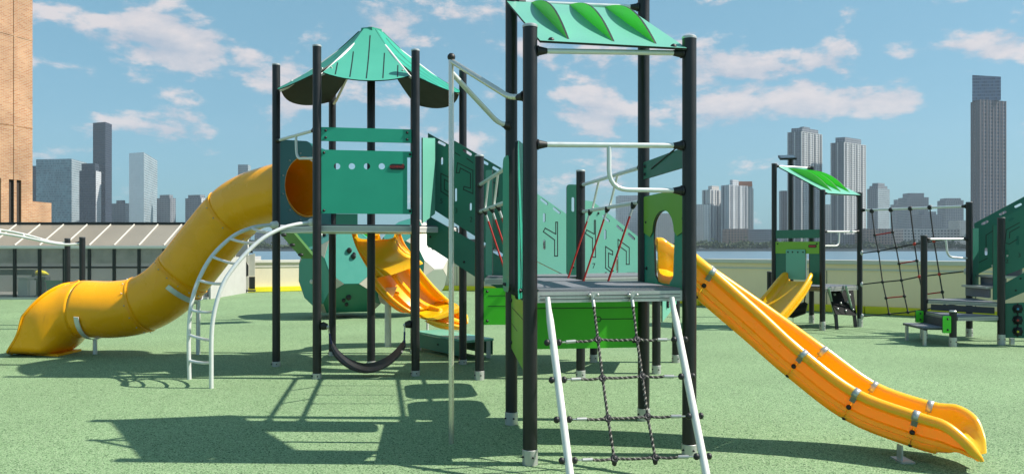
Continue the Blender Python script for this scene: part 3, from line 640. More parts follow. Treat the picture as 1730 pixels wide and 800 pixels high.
# back panel below deck, left panel below deck
zz0 = .645
board(ft, pB, [(.05, zz0), (pB.L - .05, zz0), (pB.L - .05, 1.13), (.05, 1.13)], LIME, 'back_panel', px=False, o=-.02,
      lines=[[(.06, 1.0), (pB.L - .06, 1.0)], [(.80, .9), (1.1, .9)], circ(.775, .9, .022, n=14) + [(.797, .9)]], bolts=[(.09, .7), (.09, 1.08), (pB.L - .09, .7), (pB.L - .09, 1.08)])
board(ft, pL, [(.05, zz0 + .02), (pL.L - .05, zz0 - .06), (pL.L - .05, 1.13), (.05, 1.13)], LIME2, 'side_panel', px=False, o=-.01, lines=[[(.1, 1.02), (1.1, .98)], [(.1, .88), (.5, .86)]],
      bolts=[(.1, .72), (.1, 1.08), (1.08, .66), (1.08, 1.06)])
# narrow boards either side of the pole opening
for pxa, pxb, pl_, m_ in ((BL + Vector((-.055, -.04, 0)), BL + Vector((.0, -.34, 0)), None, TEAL), (FL + Vector((-.11, .02, 0)), FL + Vector((-.055, .32, 0)), None, TEAL)):
    q = Plane(pxa, pxb); board(ft, q, rrect(0, 1.16, q.L, 2.3, .07), m_, 'side_board', px=False, t=.02, holes=[], bolts=[(q.L * .5, 1.22), (q.L * .3, 1.22)])
# right side: barrier with arched opening and board above
uR = pR.L
arch = [(uR * .30, 1.30), (uR * .27, 1.6)] + [(uR * .5 - uR * .23 * math.cos(R(a)), 1.66 + .17 * math.sin(R(a))) for a in range(0, 181, 15)] + [(uR * .73, 1.6), (uR * .70, 1.30), (uR * .62, 1.24), (uR * .38, 1.24)]
board(ft, pR, [(.05, 1.21), (uR - .05, 1.21), (uR - .05, 1.98), (.05, 1.98)], TEAL, 'entry_panel', px=False, holes=[arch], o=-.01, t=.016,
      bolts=[(.12, 1.35), (.12, 1.75), (uR - .1, 1.35), (uR - .1, 1.75)])
ar2 = [(uR * .20, 1.62)] + [(uR * .5 - uR * .235 * math.cos(R(a)), 1.66 + .175 * math.sin(R(a))) for a in range(0, 181, 15)] + [(uR * .80, 1.62)]
board(ft, pR, [(.055, 1.975), (.055, 1.66)] + ar2 + [(uR - .055, 1.66), (uR - .055, 1.975)], LIME2, 'entry_fascia', px=False, o=.009, t=.006)
board(ft, pR, [(.05, 2.13), (uR - .05, 2.13), (uR - .05, 2.28), (.05, 2.28)], DTEAL, 'top_board', px=False, bolts=[(.1, 2.17), (.1, 2.24)])
MB().tube([pR.w(.3, 2.2, .02), pR.w(uR, 2.33, .02)], .006, 8).build('wire', BLACK, ft)

# fireman pole
fp = G(762.5, 748); t = thing('fireman_pole', fp, 'vertical polished steel pole held by two bent arms in front of the hexagonal tower', 'climbing pole')
zt_ = H + (HY - 103) / F * fp.y
MB().tube([fp, fp + Vector((0, 0, zt_ + .02))], .021, 18).build('pole', STEEL, t); MB().ball(fp + Vector((0, 0, zt_ + .03)), .032).build('pole_cap', RUBBER, t)
for e, zk, mm in ((FL, 2.61, STEEL), (BL, 2.58, GALV)):
    s_ = fp + Vector((0, 0, zt_ - (.0 if e is FL else .09))); en = e + Vector((0, 0, zk)); d_ = (en - s_); d_.z = 0; d_.normalize()
    pt = [s_, en - d_ * .2 + Vector((0, 0, .01)), en - d_ * .05]
    o = MB().tube(fillet(pt, .07), .021, 16).build('arm', mm, t); coupling(o, en - d_ * .05, -d_, .036)

# rope ladder net in front
cA, cB = P(925, 507, pF.hit(925, 507).y - .05), P(1135, 507, pF.hit(1135, 507).y - .05)
gA, gB = G(966.5, 828), G(1197.5, 822)
nt_ = thing('rope_climbing_net', (gA + gB) / 2, 'black rope ladder net strung between two slanting white poles on the nearest tower', 'climbing net')
rp = []
for a, b in ((cA, gA), (cB, gB)):
    o = MB().tube([a + Vector((0, 0, .02)), a + (b - a) * .05, a + (b - a) * .12, b], [.018, .020, .026, .026], 18).build('side_pole', CREAMPIPE, nt_); rp.append(o)
def on_pole(a, b, py):
    lo, hi = 0, 1
    for _ in range(40):
        m_ = (lo + hi) / 2; q = a + (b - a) * m_
        if HY + (H - q.z) * F / q.y < py: lo = m_
        else: hi = m_
    return q
nA, nB = cA, cB
npl_n = (gA - cA).cross(cB - cA).normalized()
def on_net(px, py):
    dr = Vector(((px - CX) / F, 1, -(py - HY) / F)); o = Vector((0, 0, H)); k = (cA - o).dot(npl_n) / dr.dot(npl_n); return o + dr * k
if npl_n.y > 0: npl_n = -npl_n
def twisted(parent, a, b, r=.011, sag=.0, name='rope', turns=28):
    a = Vector(a); b = Vector(b); L = (b - a).length; n = max(8, int(L * 110)); d = (b - a).normalized(); x = d.orthogonal().normalized(); y = d.cross(x); mb = MB()
    for s_ in range(3):
        pts = []
        for i in range(n + 1):
            f = i / n; an = 2 * math.pi * (turns * L * f + s_ / 3); c = a + (b - a) * f - Vector((0, 0, sag * 4 * f * (1 - f)))
            pts.append(c + (x * math.cos(an) + y * math.sin(an)) * r * .52)
        mb.tube(pts, r * .56, 6, 1 if s_ == 0 else 0)
    return mb.build(name, [BLKROPE, GRYROPE], parent)
def knot(parent, c, n, r=.024, tail=False, name='rope_joint'):
    mb = MB(); c = Vector(c); x = Vector(n).orthogonal().normalized(); y = Vector(n).cross(x)
    mb.tube([c + (x * math.cos(a) + y * math.sin(a)) * r * .75 for a in [2 * math.pi * k / 14 for k in range(15)]], r * .42, 8)
    mb.ball(c, r * .55, n=10)
    mb.ball(c + Vector((0, 0, 0)), r * .85, n=10, sc=(1, .45, 1))
    if tail: mb.ball(c - Vector((0, 0, r * 1.1)), r * .8, sc=(.9, .6, 1.2))
    return mb.build(name, RUBBER, parent)
K1 = [(1000, 497), (1010, 573), (1018, 638), (1027, 706), (1038, 774)]; K2 = [(1066, 497), (1076, 573), (1085, 635), (1094, 703), (1107, 772)]
rows = [(578, 573), (641, 635), (708, 702), (777, 770)]
for K in (K1, K2):
    pts = [on_net(*q) for q in K]
    pts[0] = pF.hit(K[0][0], K[0][1], .012)
    for a, b in zip(pts, pts[1:]):
        st_ = (b - a).normalized(); f0 = a + st_ * (.09 if a is pts[0] else .02); twisted(nt_, f0, b - st_ * .02, .0105)
        if a is pts[0]: MB().tube([a + st_ * .03, a + st_ * .1], .013, 12).build('ferrule', ALU, nt_)
    mb = MB().tube([pts[0] - pF.n * .02, pts[0] + pF.n * .03], .022, 14); mb.tube([pts[0] + Vector((0, -.02, .0)), pts[0] + Vector((0, -.02, -.05))], .013, 10)
    mb.ball(pts[0] + pF.n * .03 + pF.d * .03, .012); mb.ball(pts[0] + pF.n * .03 - pF.d * .03, .012); mb.build('deck_fixing', ALU, nt_)
    for i, q in enumerate(pts[1:]): knot(nt_, q, npl_n, tail=(i == 3))
for r_, (yl, yr) in enumerate(rows):
    A = on_pole(cA, gA, yl); B = on_pole(cB, gB, yr); k1, k2 = on_net(*K1[r_ + 1]), on_net(*K2[r_ + 1]); dx = (B - A).normalized()
    for C, s_ in ((A, 1), (B, -1)):
        for q in (-1, 1): MB().ball(C + dx * q * .042, .0235, sc=(.9, .9, 1)).build('ball_fixing', RUBBER, nt_)
        f0 = C + dx * s_ * .065; tgt = k1 if s_ == 1 else k2; d_ = (tgt - f0).normalized()
        MB().tube([f0, f0 + d_ * .028], .006, 8).build('shackle', STEEL, nt_); MB().tube([f0 + d_ * .028, f0 + d_ * .095], .0125, 12).build('ferrule', ALU, nt_)
        twisted(nt_, f0 + d_ * .095, tgt - d_ * .022, .0105, .006)
    d_ = (k2 - k1).normalized(); twisted(nt_, k1 + d_ * .022, k2 - d_ * .022, .0105, .005)

# ------------------------------------------------------------------ slides
def chute(t, st, prof_h, m, cuts=(), n=5, name='slide_section', strap=None, wall=.0, rim=.042, vs0=-8):
    """st: list of (near rim point, far rim point, side height). Swept trough with rolled rims, cut into sections"""
    Np = smooth([s[0] for s in st], n); Fp = smooth([s[1] for s in st], n); Hh = [v.x for v in smooth([Vector((s[2], 0, 0)) for s in st], n)]
    M_ = len(Np); fr = []
    for i in range(M_):
        c = (Np[i] + Fp[i]) / 2; sd_ = Np[i] - Fp[i]; w = sd_.length; sd_.normalize()
        tg = ((Np[min(i + 1, M_ - 1)] + Fp[min(i + 1, M_ - 1)]) - (Np[max(i - 1, 0)] + Fp[max(i - 1, 0)])).normalized(); tg = (tg - sd_ * tg.dot(sd_)).normalized()
        up = sd_.cross(tg);
        if up.z < 0: up = -up
        bl_ = min(1, max(0, (i - vs0) / 14)); up = (Vector((0, 0, 1)) * (1 - bl_) + up * bl_).normalized()
        fr.append((c, sd_, up, w, Hh[i]))
    def prof(w, h):
        k = w / 2; r = min(rim, h * .3, max(.01, k * .3)); o = []
        # outer near wall from bottom up, rolled rim, inner wall, bed, mirror
        side = [(k * .52, -h), (k * .78, -h * .98), (k * .86, -h * .90), (k * .88, -h * .76), (k * .955, -h * .73), (k * .955, -h * .62), (k * .895, -h * .58), (k * .90, -h * .34), (k * .99, -h * .28), (k + .006, -h * .24), (k + .006, -h * .18)]
        rimp = [(k + r * .95 * math.cos(R(a)), r * math.sin(R(a)) - r) for a in (-30, 0, 30, 60, 90, 120, 150, 180)]
        inner = [(k - r * .9, -h * .3), (k - r * 1.1, -h * .5), (k * .80, -h * .70), (k * .62, -h * .79), (k * .3, -h * .82), (0, -h * .825)]
        half = side + rimp + inner; oth = [(-a, b) for a, b in half[::-1][1:]]
        return half + oth
    pr0 = prof(.45, .28); np_ = len(pr0); ring = []
    for c, s_, u, w, h in fr: ring.append([c + s_ * a + u * b for a, b in prof(w, h)])
    bounds = [0] + [int(c_ * n) for c_ in cuts] + [M_ - 1]
    for a, b in zip(bounds, bounds[1:]):
        mb = MB(); k = b - a + 1
        rr = [list(x) for x in ring[a:b + 1]]
        for e_, nb in ((0, 1), (-1, -2)):            # hairline gap between sections
            if (a if e_ == 0 else b) not in (0, M_ - 1): rr[e_] = [p * .97 + q * .03 if (p - q).length < .1 else p + (q - p).normalized() * .002 for p, q in zip(rr[e_], rr[nb])]
        vs = [p for x in rr for p in x]; fs = [(i * np_ + j, i * np_ + (j + 1) % np_, (i + 1) * np_ + (j + 1) % np_, (i + 1) * np_ + j) for i in range(k - 1) for j in range(np_)]
        fs += [tuple(range(np_)), tuple((k - 1) * np_ + j for j in range(np_))][0:2]
        mb.add(vs, fs); so = mb.build(name, m, t, 32)
        if strap and b != M_ - 1:
            c, s_, u, w, h = fr[b]; tg = s_.cross(u)
            for q in (1, -1):
                sm = MB(); k_ = w / 2; r = rim + .004; pl_ = [(k_ + .006, -.11), (k_ + .008, -.05)] + [(k_ + r * math.cos(R(a_)), r * math.sin(R(a_)) - rim) for a_ in (-20, 20, 60, 90, 120, 160, 200)] + [(k_ - rim * 1.05, -.08)]
                L2 = [c + s_ * q * a_ + u * b_ for a_, b_ in pl_]; hw = .021
                sm.add([p + tg * hw for p in L2] + [p - tg * hw for p in L2], [(i, i + 1, len(L2) + i + 1, len(L2) + i) for i in range(len(L2) - 1)])
                so2 = sm.build('rim_clip', ALU, so)
                so2.modifiers.new('thickness', 'SOLIDIFY').thickness = .003
                bolt(c + s_ * q * (k_ + .0) - u * h * .56, s_ * q, so, .017); 
                bolt(c + s_ * q * (k_ * .78) - u * h * .93, s_ * q * .5 - u, so, .016)
    return fr
S_ = lambda n, f, h: (P(*n), P(*f), h)
t = thing('yellow_slide', G(1500, 790), 'long bright yellow open slide running down to the right from the nearest tower', 'slide')
zt_ = 1.50
st = [(Vector((1.275, 6.03, 1.60)), Vector((1.21, 6.53, 1.615)), .37), (Vector((1.33, 6.03, 1.598)), Vector((1.265, 6.53, 1.61)), .37), (Vector((1.39, 6.04, 1.54)), Vector((1.34, 6.53, 1.56)), .33), S_((1177, 428, 6.04), (1170, 427, 6.52), .27), S_((1207, 453, 6.06), (1203, 449, 6.52), .28), S_((1290, 526, 5.99), (1305, 520, 6.38), .28),
      S_((1363, 593, 5.87), (1397.6, 587, 6.17), .28), S_((1451, 657, 5.72), (1481, 645, 6.06), .28), S_((1550, 694, 5.50), (1574, 677, 5.88), .28),
      S_((1600, 711, 5.38), (1618, 683, 5.79), .27), S_((1638, 741, 5.29), (1650, 703, 5.68), .19), S_((1657, 766, 5.27), (1664, 735, 5.55), .10), S_((1663, 778, 5.28), (1667, 764, 5.40), .05)]
fr = chute(t, st, .28, YEL, cuts=(4, 6, 7, 8), strap=True, vs0=9)
c, s_, u, w, h = fr[35]; b0 = G(1531, 781)
mb = MB().box(b0 + Vector((0, .05, .006)), (.10, .16, .012)); mb.box(b0 + Vector((-.02, .05, .06)), (.012, .07, .11)); mb.build('foot_bracket', ALU, t, 0)

# ------------------------------------------------------------------ middle deck and bridge
M1, M2, M3, M4, M5 = G(810, 641.8, .05), G(981, 640.7, .05), G(1108.8, 631.5, .05), G(1142, 612.4, .05), G(1003, 611.8, .05)
md = thing('middle_platform', (M1 + M2) / 2, 'low platform with bright green skirt between the two tall towers', 'platform')
post(md, M1, 2.60, capm=ALU); post(md, M2, 2.43, capm=ALU)
for b in (M3, M4, M5): post(md, b, 1.14)
pM = Plane(M1, M2); MD = 1.19
deck(md, cols((M1 + pM.d * .06).to_2d(), (M2 - pM.d * .06).to_2d(), (M3 + Vector((-.07, .02, 0))).to_2d(), (M4 + Vector((0, .0, 0))).to_2d(), (M5 + Vector((0, .05, 0))).to_2d(), (M1 + Vector((.1, 1.25, 0))).to_2d()), MD, .09)
board(md, pM, [(.05, .635), (pM.L - .05, .635), (pM.L - .05, 1.06), (.05, 1.06)], LIME, 'skirt_panel', px=False, lines=[[(.1, .97), (.9, .97)], [(.1, .85), (.9, .85)]], bolts=[(.09, .68), (.09, 1.02)])
pH = Plane(M3 + Vector((.05, 0, 0)), M4); hp = board(md, pH, [(.05, .62), (pH.L - .05, .78), (pH.L - .05, 1.12), (.05, 1.12)], MINT, 'hold_panel', px=False)
for u_, z_ in ((.2, 1.0), (.22, .82)):
    mb = MB(); c = pH.w(u_ + .08, z_, .03)
    for k in range(3): mb.ball(c + Vector((0, 0, .028 * (k - 1))), .022)
    mb.build('grab_hold', RUBBER, hp)
q = Plane((M2.x - .14, M2.y + .12), (M2.x - .02, M2.y + .16)); board(md, q, rrect(-.02, 1.2, .14, 2.27, .04), DTEAL, 'gate_board', px=False, holes=[rrect(.04, 1.95, .08, 2.12, .015)], bolts=[(.06, 1.3)])
q = Plane((M1.x + .075, M1.y + .2), (M1.x + .15, M1.y + .16)); board(md, q, rrect(0, 1.2, .09, 2.44, .02), MINT, 'gate_board', px=False, t=.02)
q = Plane((M1.x + .19, M1.y + .5), (M1.x + .42, M1.y + .5)); board(md, q, [(0, 1.2), (.26, 1.2), (.26, 1.42), (0, 1.42)], TREAD, 'step_riser', px=False)
# bridge between the front tower and the middle platform
bg_ = thing('rope_bridge', (BL + M2) / 2, 'short bridge with red rope sides behind the nearest tower', 'bridge')
bl, br, ml, mr_ = BL.lerp(BR, .1), BL.lerp(BR, .86), M1.lerp(M2, .12), M1.lerp(M2, .9)
for k_ in (.22, .66):
    cA_ = (BL + BR) / 2; cB_ = (M1 + M2) / 2; c = cA_.lerp(cB_, k_); fw = (cB_ - cA_).normalized(); sd2 = Vector((fw.y, -fw.x, 0))
    MB().slab([rrect(-.35, -.43, .35, .43, .17, 6)], lambda u, v, k: c + sd2 * u + fw * v + Vector((0, 0, 1.19 + k)), -.05, 0, 0, 1).build('stepping_pad', [TREAD, RUBBER], bg_, 0)
for A, B, lo0, lo1, ks in ((BL, M1, bl, ml, (.1, .36, .56, .8)), (BR, M2, br, mr_, (.12, .5, .8))):
    for z_ in (2.25, 1.94):
        rail(bg_, A + Vector((0, 0, z_)), B + Vector((0, 0, z_)), .02)
    for k in (.35, .65): MB().tube([A.lerp(B, k) + Vector((0, 0, 2.25)), A.lerp(B, k + .12) + Vector((0, 0, 1.95))], .012, 10).build('strut', GALV, bg_)
    for k in ks:
        top = A.lerp(B, k) + Vector((0, 0, 1.94)); ct_ = ((BL + BR) / 2).lerp((M1 + M2) / 2, k); bot = ct_ + (A.lerp(B, k) - ct_).normalized() * .33 + Vector((0, 0, 1.17)); d_ = (bot - top).normalized()
        MB().tube([top, top + d_ * .03, top + d_ * .06], [.03, .026, .012], 12).build('rope_clamp', RUBBER, bg_)
        MB().tube([top + d_ * .06, top + d_ * .13], .012, 10).build('ferrule', ALU, bg_); MB().tube([top + d_ * .12, bot], .010, 10).build('red_rope', REDROPE, bg_)

# ------------------------------------------------------------------ long stair with slotted boards
stt = thing('enclosed_stair', P(900, 600, 10.6) * 1, 'long stair with slotted maze boards coloured dark for shade and mint for sun behind the middle platform', 'stair')
stt.location.z = 0
HA, HB, HE, HD, HF, HC = G(466.7, 619, .05), G(535.5, 640, .05), G(702, 635, .05), G(627, 617, .05), G(782, 615.6, .05), G(561.5, 601, .05)
pS = Plane((P(720, 0, 10.0).x, 10.0), (P(872, 0, 9.45).x, 9.45))
def slots(pl, pts, L=.16, w=.035):
    out = []
    for (x, y), (dx, dy) in pts:
        u, z = pl.uz(x, y); u2, z2 = pl.uz(x + dx, y + dy); l = math.hypot(u2 - u, z2 - z); ax, az_ = (u2 - u) / l, (z2 - z) / l; h = w / 2; o = []
        for k in range(9): a = R(90 - 180 * k / 8 - 90 + 0); o.append((u2 + h * (math.cos(R(90 - k * 22.5)) * ax - math.sin(R(90 - k * 22.5)) * az_), z2 + h * (math.cos(R(90 - k * 22.5)) * az_ + math.sin(R(90 - k * 22.5)) * ax)))
        for k in range(9): o.append((u + h * (math.cos(R(270 - k * 22.5)) * ax - math.sin(R(270 - k * 22.5)) * az_), z + h * (math.cos(R(270 - k * 22.5)) * az_ + math.sin(R(270 - k * 22.5)) * ax)))
        out.append(o)
    return out
def sboard(pl, poly, sl, m, lines, texts, name='balustrade_board', w=.035, parent=None, bolts=(), o=0):
    uz = [pl.uz(*q) for q in poly]; cl = [[pl.uz(*q) for q in l] for l in lines]; ct = [(b, pl.uz(*q), s) for b, q, s in texts]
    return board(parent or stt, pl, uz, m, name, px=False, holes=slots(pl, sl, w=w), lines=cl, texts=ct, bolts=[pl.uz(*b) for b in bolts], lw=.012, o=o)
sboard(pS, [(724, 225), (760, 245), (769, 238), (868, 296), (868, 440), (850, 428), (790, 390), (724, 348)], [((742, 240), (10, 5)), ((785, 254), (11, 7)), ((815, 272), (9, 5)), ((834, 283), (9, 5)), ((747.5, 268), (0, 8)), ((771, 320), (0, 18)), ((796, 345), (0, 8))], DTEAL,
       [[(760, 300), (746, 293), (746, 323), (760, 332)], [(760, 308), (752, 303), (752, 320), (760, 325)], [(800, 288), (774, 275), (772, 292), (777, 292), (779, 284), (796, 293), (796, 318), (785, 315), (784, 320), (800, 327), (800, 288)], [(770, 258), (778, 263)], [(790, 268), (800, 275)], [(835, 308), (842, 312), (842, 332)]],
       [('5', (747, 340), .09), ('3', (772, 356), .09), ('2', (797, 371), .09)])  # boards turned from the sun, their shade painted in as darker green
pS2 = Plane((P(718, 0, 9.92).x, 9.92), (P(868, 0, 9.38).x, 9.38))
sboard(pS2, [(722, 363), (868, 446), (868, 497), (848, 490), (802, 466), (722, 414)], [], DTEAL, [], [], 'stringer', bolts=[(728, 400), (785, 442)])
# boards facing the sun, their light painted in as mint green
pT = Plane((P(880, 0, 9.75).x, 9.75), (P(1092, 0, 10.6).x, 10.6))
sboard(pT, [(868, 310), (905, 326), (957, 362), (957, 466), (905, 440), (868, 424)], [((914, 337), (9, 7)), ((935, 352), (9, 7)), ((918.5, 362), (0, 11)), ((918.5, 407), (0, 12))], MINT,
       [[(938, 375), (938, 395), (920, 385), (917, 391), (936, 405), (936, 432), (941, 432), (941, 375), (938, 375)]], [], bolts=[(885, 330)])
sboard(pT, [(905, 442), (957, 468), (957, 480), (905, 470)], [], MINT, [], [], 'stringer')
sboard(pT, [(985, 338), (1000, 340), (1088, 408), (1088, 480), (1030, 480), (985, 458)], [((1018, 365), (9, 8)), ((1042, 382), (8, 7)), ((1061, 395), (9, 8)), ((1021.5, 390), (0, 12)), ((1041.5, 434), (0, 24)), ((1062, 465), (0, 14))], MINT,
       [[(1003, 372), (1003, 395), (990, 388), (988, 394), (1000, 402), (1000, 434), (1005, 434), (1005, 372), (1003, 372)], [(1043, 418), (1043, 404), (1062, 418), (1062, 446), (1057, 446), (1057, 424), (1046, 416)], [(1022, 452), (1022, 416), (1034, 424), (1034, 430), (1027, 427), (1027, 450), (1035, 457), (1032, 460), (1022, 452)]],
       [('7', (1002, 449), .1), ('5', (1022.5, 464), .1)], bolts=[(1010, 360)])
for i in range(7):
    f = (i + .5) / 7; c = P(740 + 330 * f, 400, 10.65); z_ = 1.75 - .62 * f - .0
    MB().box((c.x, 10.75 + .0, z_), (.37, .62, .04)).build('tread', TREAD, stt, 0)
    if i < 6: MB().box((c.x + .18, 10.75, z_ - .07), (.02, .6, .1)).build('riser', DGREY, stt, 0)

# ================================================================== HEXAGONAL TOWER
HG = HE + (HF - HD) * 0 + (HC - HB) * 1.0
ht = thing('hexagonal_play_tower', HD, 'hexagonal play tower with pointed green segmented roof', 'play tower')
for b, zt_ in ((HA, 3.89), (HB, 3.89), (HE, 3.89), (HF, 3.86), (HC, 3.80), (HG, 3.80)): post(ht, b, zt_, r=.050, sleeve=.06, capm=ALU)
post(ht, HD, 4.38, r=.052, sleeve=.05, capm=RUBBER)
hexc = [HB, HE, HF, HG, HC, HA]
HZ = 1.80
deck(ht, cols(*[(p + (HD - p).normalized() * .06).to_2d() for p in hexc]), HZ, .085, edge=CREAMPIPE)
pHx = Plane(HB, HE)
pu = lambda x, y: pHx.uz(x, y)
u0, z1_ = pu(543, 253); u9, _z = pu(697, 253); uc, _ = pu(688, 262); zb_ = pu(620, 361)[1]
hl = [circ(*pu(x_, 281), .037) for x_ in (569.5, 594.5, 620, 645)]
mp_ = board(ht, pHx, [(u0, zb_), (u9, zb_), (u9, zb_ + .06), (uc, zb_ + .06), (uc, z1_ - .07), (u9, z1_ - .07), (u9, z1_), (u0, z1_)], TEAL, 'front_panel', px=False, holes=hl,
            bolts=[(u0 + .03, z1_ - .035), (u9 - .03, z1_ - .035), (u0 + .03, zb_ + .035), (u9 - .03, zb_ + .035)], t=.018)
ul, zl = pu(671, 282); mb = MB().slab([rrect(ul - .09, zl - .034, ul + .09, zl + .034, .033, 6)], lambda u, z, k: pHx.w(u, z, k), .0182, .026, 0)
mb.slab([rrect(ul - .078, zl - .022, ul + .075, zl + .022, .021, 6)], lambda u, z, k: pHx.w(u, z, k), .0262, .0275, 0)
put_text(mb, 'KOMPAN', pHx.w(ul - .008, zl - .002, .0285), pHx.d, Vector((0, 0, 1)), pHx.n, .038, 1); put_text(mb, '*', pHx.w(ul + .068, zl + .012, .0285), pHx.d, Vector((0, 0, 1)), pHx.n, .06, 1)
mb.build('name_plate', [BLACK, REDL], mp_, 0)
b0_ = pu(620, 240)[1]; b1_ = pu(620, 217)[1]
board(ht, pHx, [(.05, b0_), (pHx.L - .05, b0_), (pHx.L - .05, b1_), (.05, b1_)], TEAL, 'top_board', px=False, bolts=[(.1, b0_ + .04), (.1, b1_ - .04), (pHx.L - .1, b0_ + .04), (pHx.L - .1, b1_ - .04)], t=.018)
# tube entrance panel on the far left side
pE = Plane(HC, HA); cu, cz = pE.L * .5, H + 100 / F * 10.55
tp_ = board(ht, pE, [(.04, 1.82), (pE.L - .04, 1.82), (pE.L - .04, 2.92), (pE.L * .5, 2.96), (.04, 2.86)], BLUET, 'tube_entry_panel', px=False, holes=[circ(cu, cz, .41, .41, 40)], t=.016)
for k in range(12): a_ = R(k * 30 + 15); bolt(pE.w(cu + .46 * math.cos(a_), cz + .46 * math.sin(a_), .016), pE.n, tp_, .011, ALU)
mb = MB().tube([pE.w(cu + .405 * math.cos(R(a_)), cz + .405 * math.sin(R(a_)), .0) for a_ in range(0, 361, 12)], .013, 8); mb.build('tube_flange', TUBE, tp_)
# grab loop and rail on the ladder side
pA = Plane(HA, HB); rail(ht, HA + Vector((0, 0, H + (HY - 238) / F * HA.y)), HB + Vector((0, 0, H + (HY - 219) / F * HB.y)), .018, CREAMPIPE)
rail(ht, pA.hit(500, 229), HB + Vector((0, 0, pA.uz(530, 268)[1])), .016, CREAMPIPE, mid=[pA.hit(501, 268)], off=0, couple=False, fil=.12, name='grab_loop')
# side boards next to the stair
q = Plane(HE + Vector((.06, .1, 0)), HE + Vector((.17, .5, 0))); board(ht, q, [(0, 1.82), (q.L, 1.95), (q.L, 2.9), (0, 2.85)], MINT, 'side_board', px=False)
# back panels of the tower (seen below and between)
for a_, b_, m_, nm in ((HC, HG, DTEAL, 'rear_panel'),):
    q = Plane(a_, b_); board(ht, q, [(.05, 1.82), (.35, 1.82), (.35, 2.0), (.05, 2.0)], m_, nm, px=False)
# roof
rfx = thing('x', HD, '', ''); bpy.data.objects.remove(rfx)
cz_r = 3.57; apz = 4.33; ctr = Vector((HD.x, HD.y, 0))
for i in (0, 1, 2, 4, 5):
    a, b = hexc[i], hexc[(i + 1) % 6]; mid_ = (a + b) / 2; out = (mid_ - ctr); out.z = 0; ri = out.length; out.normalize(); al = (b - a).normalized(); half = (b - a).length / 2 - .06
    slope = Vector((out.x * (ri - .13), out.y * (ri - .13), cz_r - apz)); sl_n = slope.normalized(); up0 = ctr + out * .13 + Vector((0, 0, apz)); nrm = al.cross(sl_n).normalized(); nrm = nrm if nrm.z > 0 else -nrm
    Ls = slope.length; NU, NV = 12, 10
    fn = lambda u, v, k, up0=up0, al=al, sl_n=sl_n, nrm=nrm, Ls=Ls: up0 + al * u + sl_n * v + nrm * (k - .055 * math.sin(max(0, min(1.15, v / Ls)) * math.pi))
    mb = MB(); vs = []
    for k_ in (0, -.014):
        for j in range(NV + 1):
            for i2 in range(NU + 1):
                un = i2 / NU * 2 - 1; f_ = j / NV; ve = Ls * .985 + .19 * (1 - abs(un) ** 2.2); vs.append(fn(un * (.085 + (half - .085) * min(1, f_ * ve / Ls)), f_ * ve, k_))
    k1_ = (NU + 1) * (NV + 1); g_ = lambda j, i2: j * (NU + 1) + i2
    quads = [(g_(j, i2), g_(j, i2 + 1), g_(j + 1, i2 + 1), g_(j + 1, i2)) for j in range(NV) for i2 in range(NU)]
    mb.add(vs, quads + [tuple(x + k1_ for x in q[::-1]) for q in quads]); mb.m = [0] * len(quads) + [1] * len(quads)  # underside coloured near-black to stand in for shade
    per = [g_(0, i2) for i2 in range(NU + 1)] + [g_(j, NU) for j in range(1, NV + 1)] + [g_(NV, i2) for i2 in range(NU - 1, -1, -1)] + [g_(j, 0) for j in range(NV - 1, 0, -1)]
    mb.f += [(p, q, q + k1_, p + k1_) for p, q in zip(per, per[1:] + per[:1])]; mb.m += [1] * len(per)
    for gx_, l0, l1 in ((-.36, .72, 1.04), (-.19, .45, 1.09), (0, .12, 1.11), (.19, .45, 1.09), (.36, .72, 1.04)):
        vv_ = [Ls * (l0 + (l1 - l0) * q / 8) for q in range(9)]; n0 = len(mb.v)
        mb.add([fn(gx_ + sgn * .007, v, .0018) for v in vv_ for sgn in (-1, 1)], [(2 * q, 2 * q + 1, 2 * q + 3, 2 * q + 2) for q in range(8)], 2)
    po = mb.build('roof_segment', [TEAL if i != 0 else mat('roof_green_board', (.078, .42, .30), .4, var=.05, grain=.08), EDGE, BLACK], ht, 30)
    for g in (-1, 1): bolt(fn(g * half * .82, Ls * .86, 0), nrm, po, .012, ALU)
    MB().tube([a + Vector((0, 0, cz_r - .05)), a.lerp(ctr, .12) + Vector((0, 0, cz_r + .02)), ctr + (a - ctr) * .12 + Vector((0, 0, apz - .06))], .017, 10).build('roof_spoke', CREAMPIPE, ht)
MB().tube([(HD.x, HD.y, apz - .03), (HD.x, HD.y, apz + .02)], .15, 6).build('roof_collar', TEAL, ht, 0)

# arched ladder
la = thing('arched_ladder', G(340, 648), 'curved silver arch ladder rising to the hexagonal tower', 'ladder')
g1, g2 = G(357, 655), G(320, 640); e1, e2 = HB + (HA - HB) * .06 + Vector((-.05, -.03, 0)), HA + (HB - HA) * .06 + Vector((-.05, -.03, 0))
pl1, pl2 = Plane(g1, e1), Plane(g2, e2)
r1 = [(357, 655), (357, 610), (357, 580), (359, 545), (366, 510), (378, 477), (396, 450), (420, 423), (446, 401), (475, 386), (500, 379), (521, 376)]
r2 = [(320, 640), (319, 600), (319, 565), (321, 530), (327, 497), (338, 467), (354, 438), (374, 415), (398, 396), (424, 385), (444, 381), (457, 380)]
w1 = smooth([g1] + [pl1.hit(*q) for q in r1[1:]], 5); w2 = smooth([g2] + [pl2.hit(*q) for q in r2[1:]], 5)
for w_, e_ in ((w1, e1), (w2, e2)):
    o = MB().tube(w_, .0235, 14).build('side_rail', GALV, la); c = w_[-1]; d_ = (w_[-1] - w_[-2]).normalized()
    mb = MB().tube([c, c + d_ * .02, c + d_ * .09], [.03, .045, .05], 14); mb.build('clamp', CREAMPIPE, o)
def at_y(w_, y):
    best = min(range(len(w_)), key=lambda i: abs(HY + (H - w_[i].z) * F / w_[i].y - y)); return w_[best]
